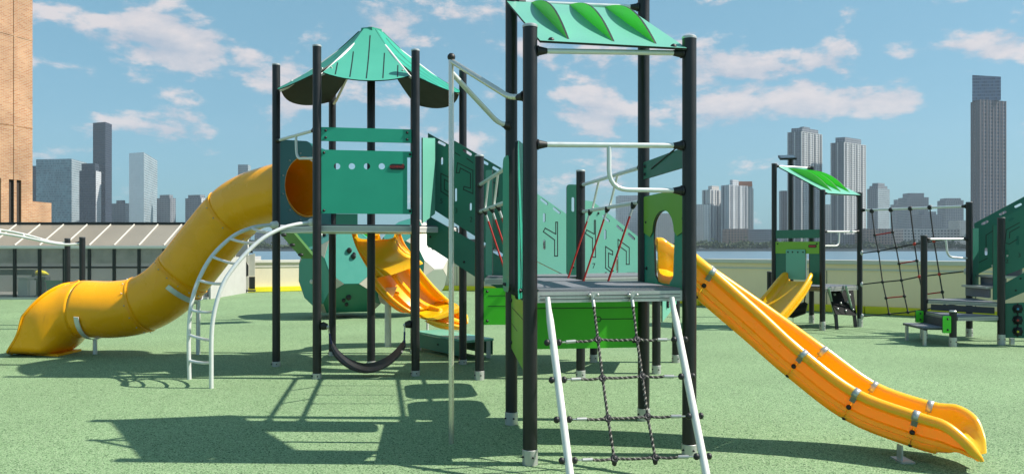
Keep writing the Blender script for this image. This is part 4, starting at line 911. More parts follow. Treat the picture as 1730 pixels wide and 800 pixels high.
for ya, yb in ((612, 608), (570, 567), (525, 520), (480, 473), (443, 433), (410, 402), (390, 385)):
    A, B = at_y(w1, ya), at_y(w2, yb); m_ = (A + B) / 2 + Vector((.03, .05, -.03))
    MB().tube([A, A.lerp(B, .2) + (m_ - (A + B) / 2) * .7, m_, A.lerp(B, .8) + (m_ - (A + B) / 2) * .7, B], .0165, 10).build('rung', GALV, la)

# tube slide
ts = thing('tube_slide', G(150, 592), 'amber yellow enclosed tube slide curving down to the left', 'tube slide')
c0 = pE.w(cu, cz); on = -pE.n
cl_ = [c0 + on * .0, c0 + on * .25 + Vector((0, 0, -.03)), P(428, 339, 10.95), P(392, 362, 11.1), P(352, 409, 11.15), P(318, 452, 11.15), P(282, 490, 11.15), P(240, 514, 11.15), P(195, 522, 11.15), P(143, 521, 11.2)]
cl_ = smooth(cl_, 7); RT_ = .405
def ringtube(cs, r, n=36, cap=False):
    mb = MB(); mb.tube(cs, r, n, cap=False); return mb
nb = [0, 21, 37, 49, len(cl_) - 1]
for a_, b_ in zip(nb, nb[1:]):
    seg = cl_[a_:b_ + 1]; rr = [RT_] * len(seg); o = ringtube(seg, rr).build('tube_section', TUBE, ts, 60); o.modifiers.new('thickness', 'SOLIDIFY').thickness = .012
    if a_: 
        c = cl_[a_]; d_ = (cl_[a_ + 1] - cl_[a_ - 1]).normalized(); x = d_.orthogonal().normalized(); y = d_.cross(x)
        MB().tube([c - d_ * .016, c - d_ * .012, c - d_ * .0015, c - d_ * .0014, c + d_ * .0014, c + d_ * .0015, c + d_ * .012, c + d_ * .016], [RT_ - .002, RT_ + .008, RT_ + .008, RT_ + .001, RT_ + .001, RT_ + .008, RT_ + .008, RT_ - .002], 48, cap=False).build('joint_flange', TUBE, o, 30)
        for k in range(14):
            v = x * math.cos(k * 2 * math.pi / 14) + y * math.sin(k * 2 * math.pi / 14); bolt(c + v * (RT_ + .003) + d_ * .05, v, o, .008, ALU)
# exit chute: open, flaring trough
ce = cl_[-1]; mb = MB(); nst = 22; nth = 28; axd = Vector((-1, .12, 0)).normalized(); sdv = Vector((axd.y, -axd.x, 0)); rows_ = []
for i in range(nst + 1):
    f = i / nst; L_ = .96 * f; e = min(1, f * 2.2); e = e * e * (3 - 2 * e)
    rv = RT_ + .10 * e; rh = RT_ + .06 * e; zc = ce.z * (1 - e) + (rv + .012) * e; c = ce + axd * L_; c.z = zc + .0
    cutz = 5 if f < .05 else None
    # height where the wall is cut away
    zc_cut = 1.02 + .14 - 0.2 * f if f < .10 else 1.14 - 1.12 * ((f - .10) / .9) ** 1.25
    cosmax = max(-1, min(1, (zc - zc_cut) / rv)); th = math.acos(cosmax) if f > .06 else math.pi
    sq = 1 - .55 * min(1, max(0, (f - .05) * 3)); ring = []
    for j in range(nth + 1):
        an = th * (2 * j / nth - 1); sn, cs = math.sin(an), math.cos(an); lw_ = sq if cs > 0 else 1
        ring.append(c + sdv * rh * math.copysign(abs(sn) ** lw_, sn) + Vector((0, 0, -rv * (abs(cs) ** lw_ if cs > 0 else cs))))
    rows_.append(ring)
vs = [p for r_ in rows_ for p in r_]; k = nth + 1
mb.add(vs, [(i * k + j, i * k + j + 1, (i + 1) * k + j + 1, (i + 1) * k + j) for i in range(nst) for j in range(nth)])
ex_ = mb.build('exit_chute', TUBE, ts, 60); ex_.modifiers.new('thickness', 'SOLIDIFY').thickness = .014
i0 = 2
rimp = [rows_[i][-1] for i in range(nst, i0 - 1, -1)] + [rows_[i][0] for i in range(i0, nst + 1)]
mb = MB().tube(smooth(rimp, 2), .017, 8); mb.build('rim', TUBE, ex_)
a_, b_ = 0, 1
MB().slab([[(rows_[4][14].x - .05, rows_[4][14].y - .3), (rows_[nst][14].x + .02, rows_[nst][14].y - .12), (rows_[nst][14].x + .02, rows_[nst][14].y + .12), (rows_[4][14].x - .05, rows_[4][14].y + .3)]], lambda x, y, k: Vector((x, y, k)), 0, .03).build('foot', TUBE, ts, 0)
# saddles under the tube
for px_, gpx, gy in ((165, 183, 595), (300, 342, 590)):
    i = min(range(len(cl_)), key=lambda i: abs(CX + F * cl_[i].x / cl_[i].y - px_)); c = cl_[i]; d_ = (cl_[min(i + 1, len(cl_) - 1)] - cl_[i - 1]).normalized(); dn = (Vector((0, 0, -1)) - d_ * Vector((0, 0, -1)).dot(d_)).normalized(); sv = d_.cross(dn)
    arc = [c + (dn * math.cos(R(g)) + sv * math.sin(R(g))) * (RT_ + .022) for g in range(-80, 81, 10)]
    mb = MB(); 
    for p, q in zip(arc, arc[1:]): mb.box((p + q) / 2, ((q - p).length * 1.03, .07, .012), ((q - p).normalized(), d_, (q - p).normalized().cross(d_)))
    o = mb.build('saddle', GALV, ts, 0); b0 = arc[8]; MB().tube([(b0.x, b0.y, 0), (b0.x, b0.y, b0.z)], .03, 14).build('support_leg', GALV, ts)

# hanging belt seat between the front hexagon posts
sw = thing('belt_swing', (HB + HE) / 2, 'black rubber belt slung between the two front posts of the hexagonal tower', 'swing')
zA = H - (550 - HY) / F * HB.y; A = HB + Vector((.05, 0, zA)); B = HE + Vector((-.05, 0, zA))
for c, s_, o in ((A, 1, 'l'), (B, -1, 'r')):
    MB().tube([c, c + Vector((.02 * s_, 0, 0)), c + Vector((.07 * s_, 0, -.01))], [.04, .05, .035], 14).build('hanger', RUBBER, sw); MB().ball(c + Vector((.075 * s_, -.01, -.01)), .022).build('hook', ALU, sw)
aa, bb_ = pHx.hit(560, 580), pHx.hit(683, 578)
for c, e in ((A + Vector((.08, 0, -.02)), aa), (B + Vector((-.08, 0, -.02)), bb_)):
    d_ = (e - c).normalized(); MB().tube([c, c + d_ * .08], .010, 8).build('shackle', STEEL, sw); MB().tube([c + d_ * .07, e], .011, 8).build('rope', mat('navy_rope', (.03, .03, .14), .6), sw)
path = smooth([aa, pHx.hit(572, 598), pHx.hit(594, 614), pHx.hit(621, 620), pHx.hit(650, 611), pHx.hit(671, 594), bb_], 5); mb = MB(); wb = .10; vv = []
for i, p in enumerate(path):
    d_ = (path[min(i + 1, len(path) - 1)] - path[max(i - 1, 0)]).normalized(); n_ = d_.cross(pHx.n); ww = wb * (1 if 2 < i < len(path) - 3 else .6)
    tl = Vector((0, 0, .035)); vv += [p + pHx.n * ww - tl, p - pHx.n * ww + tl, p - pHx.n * ww + n_ * .02 + tl, p + pHx.n * ww + n_ * .02 - tl]
mb.add(vv, [(i * 4 + j, i * 4 + (j + 1) % 4, (i + 1) * 4 + (j + 1) % 4, (i + 1) * 4 + j) for i in range(len(path) - 1) for j in range(4)] + [(0, 1, 2, 3), tuple(len(vv) - 4 + j for j in range(4))]); mb.build('belt', RUBBER, sw, 40)

# rear climbing slide
t = thing('climbing_slide', G(700, 575), 'curving yellow double slide with moulded climbing grips behind the hexagonal tower', 'slide')
st = [S_((598, 386, 11.15), (672, 386, 11.2), .2), S_((604, 410, 11.3), (676, 402, 11.5), .26), S_((616, 440, 11.45), (684, 420, 11.9), .3), S_((636, 472, 11.6), (704, 448, 12.2), .3),
      S_((664, 504, 11.75), (730, 480, 12.3), .3), S_((696, 527, 11.9), (755, 505, 12.3), .28), S_((728, 541, 12.1), (776, 523, 12.5), .25), S_((768, 548, 12.3), (789, 532, 12.6), .2), S_((786, 552, 12.4), (791, 545, 12.55), .1)]
frc = chute(t, st, .3, YEL, cuts=(3, 5), strap=None)
for i in range(4, len(frc) - 8, 3):
    c, s_, u, w, h = frc[i]
    mb = MB().ball(c - u * h * .8 + s_ * (.1 if i % 2 else -.1), .05, sc=(1, 1, .7)); mb.build('climbing_grip', YEL, t)
mid_r = MB().tube([c - u * (h * .35) for c, s_, u, w, h in frc], [min(.05, w * .12) for *_, w, h in frc], 10); mid_r.build('middle_ridge', YEL, t)
MB().tube([G(722, 575), G(722, 575) + Vector((0, 0, .3))], .02, 10).build('support_leg', GALV, t)
wp = G(655.5, 585); t = thing('marker_post', wp, 'white round post with a pale pink leaf shaped top under the rear slide', 'post')
MB().tube([wp, wp + Vector((0, 0, .72))], .05, 18).build('shaft', WHITE, t)
q = Plane(wp + Vector((-.12, 0, 0)), wp + Vector((.2, .05, 0))); board(t, q, [(-.02, .9), (.26, .92), (.2, .78), (.08, .64), (.0, .68), (-.03, .78)], PINKW, 'leaf_board', px=False, t=.03)

# climbing boulder: truncated dodecahedron shell with climbing holds
def boulder(loc, rx, ry, rz, label, rot, cols_, leg=True):
    t = thing('climbing_boulder', (loc.x, loc.y, 0), label, 'climbing rock'); ph = (1 + 5 ** .5) / 2
    bm = bmesh.new(); vs = []
    for a in (-1, 1):
        for b in (-1, 1):
            for c in (-1, 1): vs.append((a, b, c))
            vs += [(0, a / ph, b * ph), (a / ph, b * ph, 0), (a * ph, 0, b / ph)]
    for v in vs: bm.verts.new(v)
    bmesh.ops.convex_hull(bm, input=bm.verts); bmesh.ops.dissolve_limit(bm, angle_limit=R(2), verts=bm.verts, edges=bm.edges)
    bmesh.ops.bevel(bm, geom=list(bm.verts), offset=.36, affect='VERTICES', segments=1)
    bmesh.ops.rotate(bm, verts=bm.verts, cent=(0, 0, 0), matrix=Matrix.Rotation(rot[0], 3, 'Z') @ Matrix.Rotation(rot[1], 3, 'X'))
    zc = loc.z
    for v in bm.verts: v.co = Vector((loc.x + v.co.x / 1.6 * rx, loc.y + v.co.y / 1.6 * ry, zc + v.co.z / 1.6 * rz))
    geom = list(bm.verts) + list(bm.edges) + list(bm.faces)
    bmesh.ops.bisect_plane(bm, geom=geom, plane_co=(0, 0, .12), plane_no=(0, 0, 1), clear_inner=True)
    bm.normal_update(); i = 0; rg = random.Random(11)
    for f in sorted(bm.faces, key=lambda f: (round(f.calc_center_median().z, 2), f.calc_center_median().x)):
        c = f.calc_center_median(); n = f.normal; n = n if n.dot(c - Vector((loc.x, loc.y, zc))) > 0 else -n
        small = f.calc_area() < .25 * rx * rx * .4; pv = [v.co.copy() for v in f.verts]; k = len(pv)
        if len(pv) < 3: continue
        pv = [c + (p - c) * (.99 if small else .982) for p in pv]
        mb = MB().add(pv + [p - n * .03 for p in pv], [tuple(range(k)), tuple(range(k, 2 * k))[::-1]] + [(a, (a + 1) % k, k + (a + 1) % k, k + a) for a in range(k)])
        m_ = MARB if small else cols_[i % len(cols_)]; i += 0 if small else 1
        fo = mb.build('corner_facet' if small else 'facet', m_, t, 0)
        if not small and c.y < loc.y + .3:
            for _ in range(3):
                a, b = rg.sample(range(k), 2); w = [rg.random() for _ in range(k)]; s_ = sum(w); p = sum((pv[q] * w[q] / s_ for q in range(k)), Vector((0, 0, 0)))
                MB().ball(p + n * .02, rg.uniform(.035, .06), n=8, sc=(1, .8, 1.1)).build('climbing_hold', rg.choice([RUBBER, RUBBER, LIME, WHITE]), fo)
    bm.free()
    return t
boulder(Vector((P(583, 0, 17.2).x, 17.2, .98)), .98, .98, 1.12, 'faceted climbing boulder in teal and dark green with coloured holds beneath the hexagonal tower', (.35, .2), [DTEAL, MTEAL, DTEAL, MTEAL, MTEAL, DTEAL, DTEAL])
boulder(Vector((P(697, 0, 17.4).x, 17.4, 1.15)), .80, .8, 1.0, 'paler faceted climbing boulder with white facets right of the rear slide', (.9, .1), [DTEAL, WHITE, WHITE, DTEAL, MTEAL, WHITE], leg=False)
# slanted plank at left of the boulder
pa, pb = P(482, 388, 15.5), P(522, 435, 15.9); t = thing('climbing_plank', (pb.x, pb.y, 0), 'slanting green climbing plank with black grips beside the first black post', 'climbing plank')
MB().bar(pa, pb, .5, .05).build('plank', PLANKG, t, 0)
for k in (.15, .5, .85): MB().ball(pa.lerp(pb, k) + Vector((-.03, -.25, -.02)), .045, sc=(1.3, 1, .8)).build('grip', RUBBER, t)
q = Plane((P(486, 0, 16.2).x, 16.2), (P(540, 0, 16.4).x, 16.4)); t = thing('climbing_board', q.a, 'dark green upright board hanging behind the arched ladder top', 'climbing board')
board(t, q, [(486, 382), (540, 382), (540, 412), (512, 420), (494, 404)], DTEAL, 'board_face'); MB().tube([q.w(.62, 0, -.06), q.w(.62, 1.9, -.06)], .05, 14).build('post', POST, t)

# low green step box under the rear slide
pk = Plane((P(700, 0, 11.6).x, 11.7), (P(786, 0, 10.4).x, 10.5)); t = thing('balance_step', pk.a, 'low dark green step box with pale top beside the hexagonal tower', 'step')
ca = Vector((pk.d.x, pk.d.y, 0)); cb_ = -pk.n
a0, a1 = pk.a, pk.b; mb = MB()
zt_a, zt_b = .26, .24
q4 = [a0, a1, a1 + cb_ * .45, a0 + cb_ * .45]
MB().slab([[tuple(p.to_2d()) for p in q4]], lambda x, y, k: Vector((x, y, k)), .245, .275).build('step_top', MINT, t, 0)
for s_, e_ in ((q4[0], q4[1]), (q4[2], q4[3])): 
    pq = Plane(s_, e_); board(t, pq, [(.02, .05), (pq.L - .02, .05), (pq.L - .02, .243), (.02, .243)], DTEAL, 'side_board', px=False, bolts=[(.1, .18), (pq.L * .5, .15)] if s_ is q4[0] else [])
for p in q4: MB().box(p.lerp((a0 + a1) / 2 + cb_ * .22, .12) + Vector((0, 0, .12)), (.06, .06, .24)).build('leg', ALU, t, 0)

# overhead ladder at far left
t = thing('overhead_ladder', G(126, 552), 'pale horizontal ladder on two dark posts in front of the glazed shed', 'overhead ladder')
o1, o2 = G(114, 549), G(139, 556); 
for b, yy in ((o1, 402), (o2, 400)): post(t, b, H + (HY - yy) / F * b.y, r=.052)
fA = [o1 + Vector((0, 0, 1.62)), P(90, 409, 15.2), P(0, 388, 15.2), P(-190, 372, 15.0), P(-330, 400, 15)]; fB = [o2 + Vector((0, 0, 1.6)), P(98, 412, 14.4), P(0, 394, 14.4), P(-190, 376, 14.2), P(-330, 406, 14.2)]
for f_ in (fA, fB): MB().tube(smooth(f_, 6), .024, 12).build('side_rail', CREAMPIPE, t)
sA, sB = smooth(fA, 6), smooth(fB, 6)
for i in range(6, 22, 2): MB().tube([sA[i], sB[i]], .017, 8).build('rung', CREAMPIPE, t)
coupling(t, o2 + Vector((-.05, 0, 1.6)), (-1, 0, 0))
for e_ in (fA[-1], fB[-1]): post(t, Vector((e_.x, e_.y, 0)), e_.z + .1)

# ================================================================== SMALL TOWER ON THE RIGHT
T2, T3, T4 = G(1389.5, 558, .05), G(1452.5, 552, .05), G(1371, 546, .05); T1 = T2 + (T4 - T3); T1 = Vector((P(1308, 0, 15.25).x, 15.25, 0))
rt = thing('small_play_tower', (T2 + T4) / 2, 'small distant play tower with sloping green finned roof and mint plate', 'play tower')
ztp = lambda b, y: H + (HY - y) / F * b.y
for b, y in ((T1, 276), (T2, 320), (T3, 325), (T4, 281)): post(rt, b, ztp(b, y), r=.05, sleeve=.16 if b is not T1 else .16)
dz2 = .80; deck(rt, cols(T1.to_2d(), T2.to_2d(), T3.to_2d(), T4.to_2d()), dz2, .09)
lo_ = ztp(T2, 326); hi_ = ztp(T1, 282)
cr_ = [T2 + Vector((0, 0, lo_)), T3 + Vector((0, 0, lo_)), T4 + Vector((0, 0, hi_)), T1 + Vector((0, 0, hi_))]
ex = (cr_[1] - cr_[0]).normalized(); up_ = cr_[3] - cr_[0]; up_ = up_ - ex * up_.dot(ex); sL = up_.length; up_.normalize(); nn_ = ex.cross(up_).normalized(); wd = (cr_[1] - cr_[0]).length
if nn_.z < 0: nn_ = -nn_
o0 = cr_[0] + nn_ * .03
mb = MB().slab([[(.07, -.06), (wd - .07, -.06), (wd - .07, sL - .06), (wd - .15, sL), (.15, sL), (.07, sL - .06)]], lambda u, v, k: o0 + ex * u + up_ * v + nn_ * k, -.02, 0, 0, 1)
ro = mb.build('roof_panel', [MINT, EDGE], rt, 0)
for f_ in (.28, .52, .76):
    mb = MB(); leaf_plate(mb, o0 + ex * wd * f_ + up_ * .05, o0 + ex * wd * f_ + up_ * (sL - .08), nn_, .12, .016, ex); mb.build('roof_fin', [FINM, EDGE], ro, 0)
rail(rt, cr_[0], cr_[1], .019); rail(rt, cr_[3] + Vector((0, 0, .02)), cr_[2] + Vector((0, 0, .02)), .019)
p12 = Plane(T1, T2); p23 = Plane(T2, T3)
L12 = p12.L
zz = lambda px, y: p12.uz(px, y)
board(rt, p12, [(.05, zz(1350, 402)[1]), (L12 - .05, zz(1350, 402)[1]), (L12 - .05, zz(1350, 388)[1]), (.05, zz(1350, 388)[1])], DTEAL, 'top_board', px=False)
zl0, zl1, zl2 = zz(1350, 479)[1], zz(1350, 428)[1], zz(1350, 408)[1]
opn = rrect(L12 * .30, zl0 + .001, L12 * .72, zl1 + .03, .03)
board(rt, p12, [(.05, zl0), (L12 * .26, zl0), (L12 * .26, zl1 + .04), (L12 * .76, zl1 + .04), (L12 * .76, zl0), (L12 - .05, zl0), (L12 - .05, zl2), (.05, zl2)], DTEAL, 'front_panel', px=False)
fo = board(rt, p12, [(.05, zl1), (L12 - .05, zl1), (L12 - .05, zl2), (.05, zl2)], LIME2, 'fascia', px=False, o=.018, t=.006, bolts=[(.1, zl2 - .04), (L12 - .1, zl2 - .04)])
ul, zl = p12.uz(1374, 415.5); mb = MB().slab([rrect(ul - .09, zl - .03, ul + .09, zl + .03, .029, 5)], lambda u, z, k: p12.w(u, z, k), .0245, .03, 0)
mb.slab([rrect(ul - .075, zl - .014, ul + .075, zl + .014, .012, 4)], lambda u, z, k: p12.w(u, z, k), .0302, .031, 1); mb.build('name_plate', [BLACK, REDL], fo, 0)
u1_, z1__ = p12.uz(1330, 421); u2_, z2_ = p12.uz(1363, 476); board(rt, p12, rrect(u1_, z2_ + .04, u2_, z1__, .03), MINT, 'hanging_plate', px=False, o=.03, t=.012, bolts=[(u1_ + .05, z1__ - .05), (u1_ + (u2_ - u1_) * .35, z1__ - .05), (u1_ + (u2_ - u1_) * .62, z1__ - .05), (u2_ - .05, z1__ - .05)],
      lines=[])
rail(rt, T2 + Vector((0, 0, ztp(T2, 391))), T3 + Vector((0, 0, ztp(T3, 391))), .019, CREAMPIPE)
rail(rt, p23.hit(1418, 392), T2 + Vector((0, 0, p23.uz(1392, 415)[1])), .015, CREAMPIPE, mid=[p23.hit(1417, 415)], off=0, couple=False, fil=.1, name='grab_loop')
MB().tube([p23.hit(1408, 393, -.6), p23.hit(1408, 474, -.6)], .022, 12).build('inner_pole', CREAMPIPE, rt)
t = thing('leaning_ladder', G(1430, 548), 'two pale green slanting poles leaning on the small tower deck', 'ladder')
for x0_, y0_, x1_, y1_ in ((1396, 486, 1413, 546), (1425, 483, 1446, 549)):
    MB().tube([p23.hit(x0_, y0_, .05), G(x1_, y1_)], .022, 12).build('side_pole', mat('pale_green_pole', (.42, .58, .46), .5), t)
t = thing('climbing_wall', G(1425, 545), 'black slanting climbing wall under the small tower deck', 'climbing wall')
ca_, cb2, cc_, cd_ = P(1396, 482, 15.1), P(1441, 484, 15.5), P(1447, 533, 14.9), P(1412, 531, 14.5)
mb = MB().add([ca_, cb2, cc_, cd_] + [p + Vector((0, .04, 0)) for p in (ca_, cb2, cc_, cd_)], [(0, 1, 2, 3), (7, 6, 5, 4), (0, 4, 5, 1), (1, 5, 6, 2), (2, 6, 7, 3), (3, 7, 4, 0)]); wo = mb.build('wall_board', MATTE, t, 0)
for a, b in ((.2, .3), (.5, .2), (.8, .3), (.35, .6), (.65, .55), (.5, .85), (.85, .8), (.15, .8)):
    p = ca_.lerp(cb2, a).lerp(cd_.lerp(cc_, a), b); MB().ball(p + Vector((0, -.02, 0)), .025).build('climbing_hold', ALU, wo)
MB().bar(cc_ + Vector((-.02, .05, 0)), Vector((cc_.x - .02, cc_.y, 0)), .05, .05).build('leg', POST, t, 0); MB().bar(cd_ + Vector((.02, .05, 0)), Vector((cd_.x + .02, cd_.y, 0)), .05, .05).build('leg', POST, t, 0)
# its slide
t = thing('small_yellow_slide', G(1270, 565), 'small yellow slide coming down to the left from the small tower', 'slide')
st = [(p12.w(L12 * .30, 1.02, -.02), p12.w(L12 * .74, 1.02, -.02), .2), S_((1322, 461, 14.9), (1369, 461, 14.3), .22), S_((1296, 491, 14.7), (1352, 488, 14.05), .24), S_((1268, 520, 14.5), (1322, 525, 13.8), .24), S_((1240, 548, 14.3), (1290, 556, 13.6), .22)]
chute(t, [(b_, a_, h_) for a_, b_, h_ in st], .24, YEL)
t = thing('disc_swing', G(1340, 552), 'black dished swing seat hanging under the small tower', 'swing'); c = P(1338, 519, 15.4)
mb = MB(); mb.tube([c + Vector((-.33, 0, .02)), c + Vector((-.2, 0, -.05)), c + Vector((0, 0, -.07)), c + Vector((.2, 0, -.02)), c + Vector((.28, 0, .09))], [.03, .12, .14, .12, .04], 12).build('seat', RUBBER, t)
MB().tube([c + Vector((.24, 0, .07)), P(1362, 487, 15.4), P(1363, 480, 15.4)], .012, 8).build('chain', POST, t); MB().tube([c + Vector((-.28, 0, .05)), P(1316, 480, 15.4)], .012, 8).build('chain', POST, t)
MB().tube([c + Vector((.02, 0, -.1)), c + Vector((.02, 0, -.42))], .008, 6).build('tail_chain', STEEL, t)

# solar lamp
sb_ = Vector((P(1336, 0, 17).x, 17, 0)); t = thing('solar_lamp', sb_, 'tall dark lamp post topped by a tilted solar panel behind the small tower', 'lamp post')
zt_ = ztp(sb_, 270); MB().tube([sb_, sb_ + Vector((0, 0, zt_))], .055, 16).build('post', POST, t)
c = P(1330, 266, 16.9); axx = (Vector((1, -.25, -.0)).normalized(), Vector((.2, .9, .25)).normalized()); nz = axx[0].cross(axx[1]).normalized(); mb = MB().box(c, (.34, .42, .04), (axx[0], axx[1], nz)); po = mb.build('panel_frame', BLACK, t, 0)
MB().box(c + nz * .022 * (1 if nz.z > 0 else -1), (.3, .38, .006), (axx[0], axx[1], nz)).build('solar_cell', SOLAR, po, 0); MB().box(c - nz * .024 * (1 if nz.z > 0 else -1), (.28, .3, .006), (axx[0], axx[1], nz)).build('lamp_lens', WHITE, po, 0)
bp = Vector((P(1300, 0, 16).x, 16, 0)); t = thing('bollard_post', bp, 'short black post left of the small tower', 'post'); post(t, bp, ztp(bp, 458), r=.05)

# ------------------------------------------------------------------ stepped platforms, net and stair at right
N1, S3, S2 = G(1637.5, 569, .05), G(1691.5, 582.4, .05), G(1610, 585.5, .05); S1 = Vector((P(1561, 0, 13.1).x, 13.1, 0))
t = thing('net_traverse', (T3 + N1) / 2, 'black climbing net with red cross ropes between small tower and stepped platform', 'climbing net')
pN = Plane(T3, N1); rail(t, T3 + Vector((0, 0, ztp(T3, 355))), N1 + Vector((0, 0, ztp(N1, 348))), .021)
V = [[(1473, 358), (1478, 397), (1484, 424), (1491, 476), (1497, 503), (1502, 530)], [(1505, 356), (1508, 392), (1514, 418), (1519, 445), (1523, 473), (1528, 500), (1534, 527)],
     [(1538, 354), (1545, 412), (1549, 440), (1553, 467), (1560, 500), (1564, 522)], [(1571, 352), (1578, 407), (1587, 463), (1592, 493), (1596, 516)]]
HR = [([(1457, 427), (1484, 424), (1514, 418), (1545, 412), (1578, 407), (1630, 400)], 0), ([(1457, 480), (1491, 476), (1523, 473), (1553, 467), (1587, 463), (1629, 458)], 0), ([(1457, 534), (1502, 530), (1534, 527), (1564, 522), (1596, 516), (1630, 512)], 0),
      ([(1478, 397), (1508, 392)], 1), ([(1519, 445), (1549, 440)], 1), ([(1497, 503), (1528, 500)], 1), ([(1560, 497), (1592, 493)], 1)]
for v in V:
    MB().tube([pN.hit(*q) for q in v], .012, 8).build('rope', BLKROPE, t); MB().ball(pN.hit(*v[0]) + Vector((0, 0, .02)), .045).build('rope_clamp', RUBBER, t)
    for q in v[1:]: MB().ball(pN.hit(*q), .032, n=8).build('rope_joint', REDP if q in ((1545, 412), (1578, 407), (1587, 463), (1553, 467)) else RUBBER, t)
for h_, r_ in HR: MB().tube([pN.hit(*q) for q in h_], .012, 8).build('red_rope' if r_ else 'rope', REDROPE if r_ else BLKROPE, t)
for q in ((1455, 427), (1455, 480), (1456, 534), (1632, 400), (1632, 458)): MB().ball(pN.hit(*q), .05, n=8, sc=(.8, .8, 1.2)).build('post_fixing', ALU, t)

sp2 = thing('stepped_platform', (S1 + S3) / 2, 'dark stepped platform with four posts at the right of the playground', 'platform')
post(sp2, N1, ztp(N1, 341), r=.052, sleeve=.14); post(sp2, S1, ztp(S1, 397), r=.052, sleeve=.1); post(sp2, S2, ztp(S2, 524), r=.052, sleeve=.14, capm=ALU); post(sp2, S3, ztp(S3, 367), r=.055, sleeve=.16)
zU = .66; zM = .46; zL_ = .27
deck(sp2, cols(S1.lerp(S3, .06).to_2d(), S3.lerp(S1, .02).to_2d(), (S3 + Vector((.25, 1.2, 0))).to_2d(), N1.to_2d(), (S1 + Vector((.05, .02, 0))).to_2d()), zU, .07)
board(sp2, Plane(S1.lerp(S3, .1), S3.lerp(S1, .08)), [(0, zM + .02), (Plane(S1.lerp(S3, .1), S3.lerp(S1, .08)).L, zM + .02), (Plane(S1.lerp(S3, .1), S3.lerp(S1, .08)).L, zU - .08), (0, zU - .08)], DGREY, 'riser_board', px=False)
deck(sp2, cols(S1.lerp(S2, .06).to_2d(), S2.lerp(S1, .1).to_2d(), S2.lerp(S3, .1).to_2d(), S3.lerp(S2, .06).to_2d(), S3.lerp(S1, .1).to_2d(), S1.lerp(S3, .08).to_2d()), zM, .07)
q = Plane(S1.lerp(S2, .05), S2.lerp(S1, .05)); board(sp2, q, [(0, zL_ - .03), (q.L, zL_ - .03), (q.L, zM - .06), (0, zM - .06)], DGREY, 'riser_board', px=False, o=.01)
d1 = P(1525, 545, 12.8); lowp = [P(1525, 545, 13).to_2d(), P(1560, 553, 12.25).to_2d(), P(1594, 553, 12.2).to_2d(), S1.lerp(S2, .8).to_2d() + Vector((.0, 0)), S1.lerp(S2, .08).to_2d()]
deck(sp2, [tuple(p) for p in lowp], zL_, .035, edge=DGREY)
for x_, y_ in ((1532, 574), (1562, 583), (1557, 572)): g = G(x_, y_); MB().box(g + Vector((0, 0, .115)), (.04, .04, .235)).build('leg', ALU, sp2, 0)
for c, y0_, y1_, w_ in ((S1 + Vector((-.11, -.05, 0)), 524, 544, .13), (S2 + Vector((-.115, -.02, 0)), 533, 562, .13)):
    q = Plane(c + Vector((-w_ / 2, 0, 0)), c + Vector((w_ / 2, 0, 0))); a_ = H - (y1_ - HY) / F * c.y; b_ = H - (y0_ - HY) / F * c.y; board(sp2, q, rrect(0, a_, w_, b_, .02), LIME, 'bracket_board', px=False, bolts=[(w_ * .6, a_ + .05), (w_ * .6, b_ - .05)], t=.02)
rail(sp2, S1 + Vector((0, 0, ztp(S1, 404))), N1 + Vector((0, 0, ztp(N1, 403))), .019)
pSN = Plane(S1, N1); rail(sp2, pSN.hit(1598, 404), N1 + Vector((0, 0, ztp(N1, 436))), .017, mid=[pSN.hit(1601, 434)], off=0, couple=False, fil=.12, name='grab_loop')

# right stair
st2 = thing('rising_stair', (S3.x + 1, 13, 0), 'dark green stair with slotted maze boards rising at the right edge', 'stair')
pQ = Plane((P(1645, 0, 13.9).x, 13.9), (P(1850, 0, 12.95).x, 12.95))
def sb2(*a, **k): return sboard(*a, parent=st2, **k)
sb2(pQ, [(1646, 377), (1730, 332), (1850, 268), (1850, 380), (1730, 425), (1678, 450), (1647, 465)], [((1660, 378), (8, -4)), ((1690, 362), (8, -4)), ((1716, 349), (8, -4)), ((1745, 333), (8, -4)), ((1666, 420), (0, 9))], DTEAL,
    [[(1677, 390), (1666, 397), (1666, 416)], [(1650, 445), (1668, 436)]], [], w=.04)
pW = Plane((P(1697, 0, 12.45).x, 12.45), (P(1850, 0, 11.9).x, 11.9))
sb2(pW, [(1697, 366), (1730, 350), (1850, 288), (1850, 410), (1730, 452), (1697, 465)], [((1719, 400), (0, 12)), ((1701, 424), (0, 8)), ((1705, 372), (6, -3)), ((1740, 354), (8, -4))], DTEAL, [[(1722, 376), (1700, 388), (1698, 410), (1705, 412), (1718, 404)], [(1722, 383), (1706, 392), (1705, 402)]], [('2', (1701, 441), .09), ('3', (1722, 431), .09)], w=.04)
sb2(pW, [(1697, 478), (1730, 460), (1850, 400), (1850, 440), (1730, 493), (1697, 507)], [], DTEAL, [], [], name='stringer', bolts=[(1716, 490), (1724, 470)], o=.01)
q = Plane((P(1680, 0, 12.5).x, 12.6), (P(1684, 0, 12.3).x, 12.4)); q = Plane((P(1677, 0, 12.6).x, 12.6), (P(1684, 0, 12.6).x, 12.6)); board(st2, q, [(0, .68), (q.L, .68), (q.L, 1.88), (0, 1.88)], DTEAL, 'end_board', px=False)
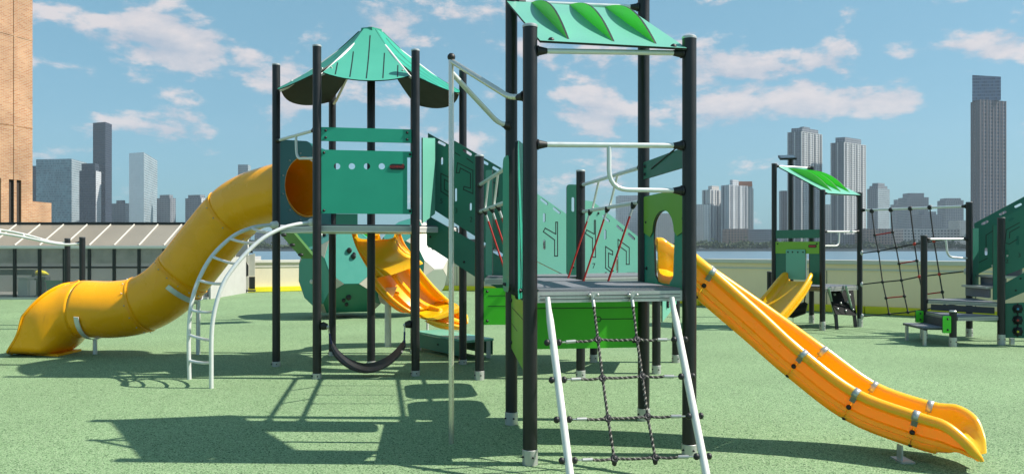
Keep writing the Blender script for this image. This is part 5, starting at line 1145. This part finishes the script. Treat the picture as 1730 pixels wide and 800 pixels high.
q = Plane((P(1641, 0, 13.35).x, 13.35), (P(1652, 0, 13.4).x, 13.4)); board(st2, q, [(0, .68), (q.L, .68), (q.L, 1.85), (0, 1.85)], DTEAL, 'end_board', px=False)
for i in range(5):
    c = P(1662 + i * 26, 482 - i * 20, 13.0); MB().box((c.x, 13.0, .87 + .17 * i), (.34, .7, .035)).build('tread', ALU, st2, 0); MB().box((c.x - .1, 13.0, .78 + .17 * i), (.03, .66, .15)).build('riser', TREAD, st2, 0)
post(st2, Vector((P(1830, 0, 12.6).x, 12.7, 0)), 3.2)
pZ = Plane((P(1697, 0, 12.3).x, 12.3), (P(1850, 0, 11.75).x, 11.75)); t = thing('hold_wall', pZ.a, 'dark green hold wall with three round black grips at the right edge', 'climbing wall')
fz = board(t, pZ, [(1697, 512), (1735, 510), (1850, 510), (1850, 572), (1697, 570)], DTEAL, 'wall_board')
for y_, m_ in ((521, BLUE), (540, REDP), (559, YLINE)):
    c = pZ.hit(1719, y_, .04); mb = MB().tube([c - pZ.n * .02, c, c + pZ.n * .03], [.07, .06, .03], 14)
    for k in range(8): a_ = R(k * 45); mb.ball(c + Vector((math.cos(a_) * .075, 0, math.sin(a_) * .075)), .014, n=6)
    ho = mb.build('round_grip', RUBBER, fz); MB().ball(c + pZ.n * .03, .017).build('centre_cap', m_, ho)
for x_ in (.1, 1.2): MB().box(pZ.w(x_, .05, -.03), (.06, .05, .1)).build('foot', ALU, t, 0)

# ------------------------------------------------------------------ haze
hz = bpy.data.materials.new('haze_air'); hz.use_nodes = True; t = hz.node_tree; t.nodes.clear(); o_ = N(t, 'ShaderNodeOutputMaterial'); v_ = N(t, 'ShaderNodeVolumePrincipled')
v_.inputs['Color'].default_value = (.72, .86, 1, 1); v_.inputs['Density'].default_value = .00011; v_.inputs['Anisotropy'].default_value = 0.1
t.links.new(v_.outputs[0], o_.inputs['Volume'])
HAZE = True
if HAZE: tag(MB().box((0, 985, 150), (4600, 2090, 312)).build('haze', hz, smooth=0), kind='stuff')
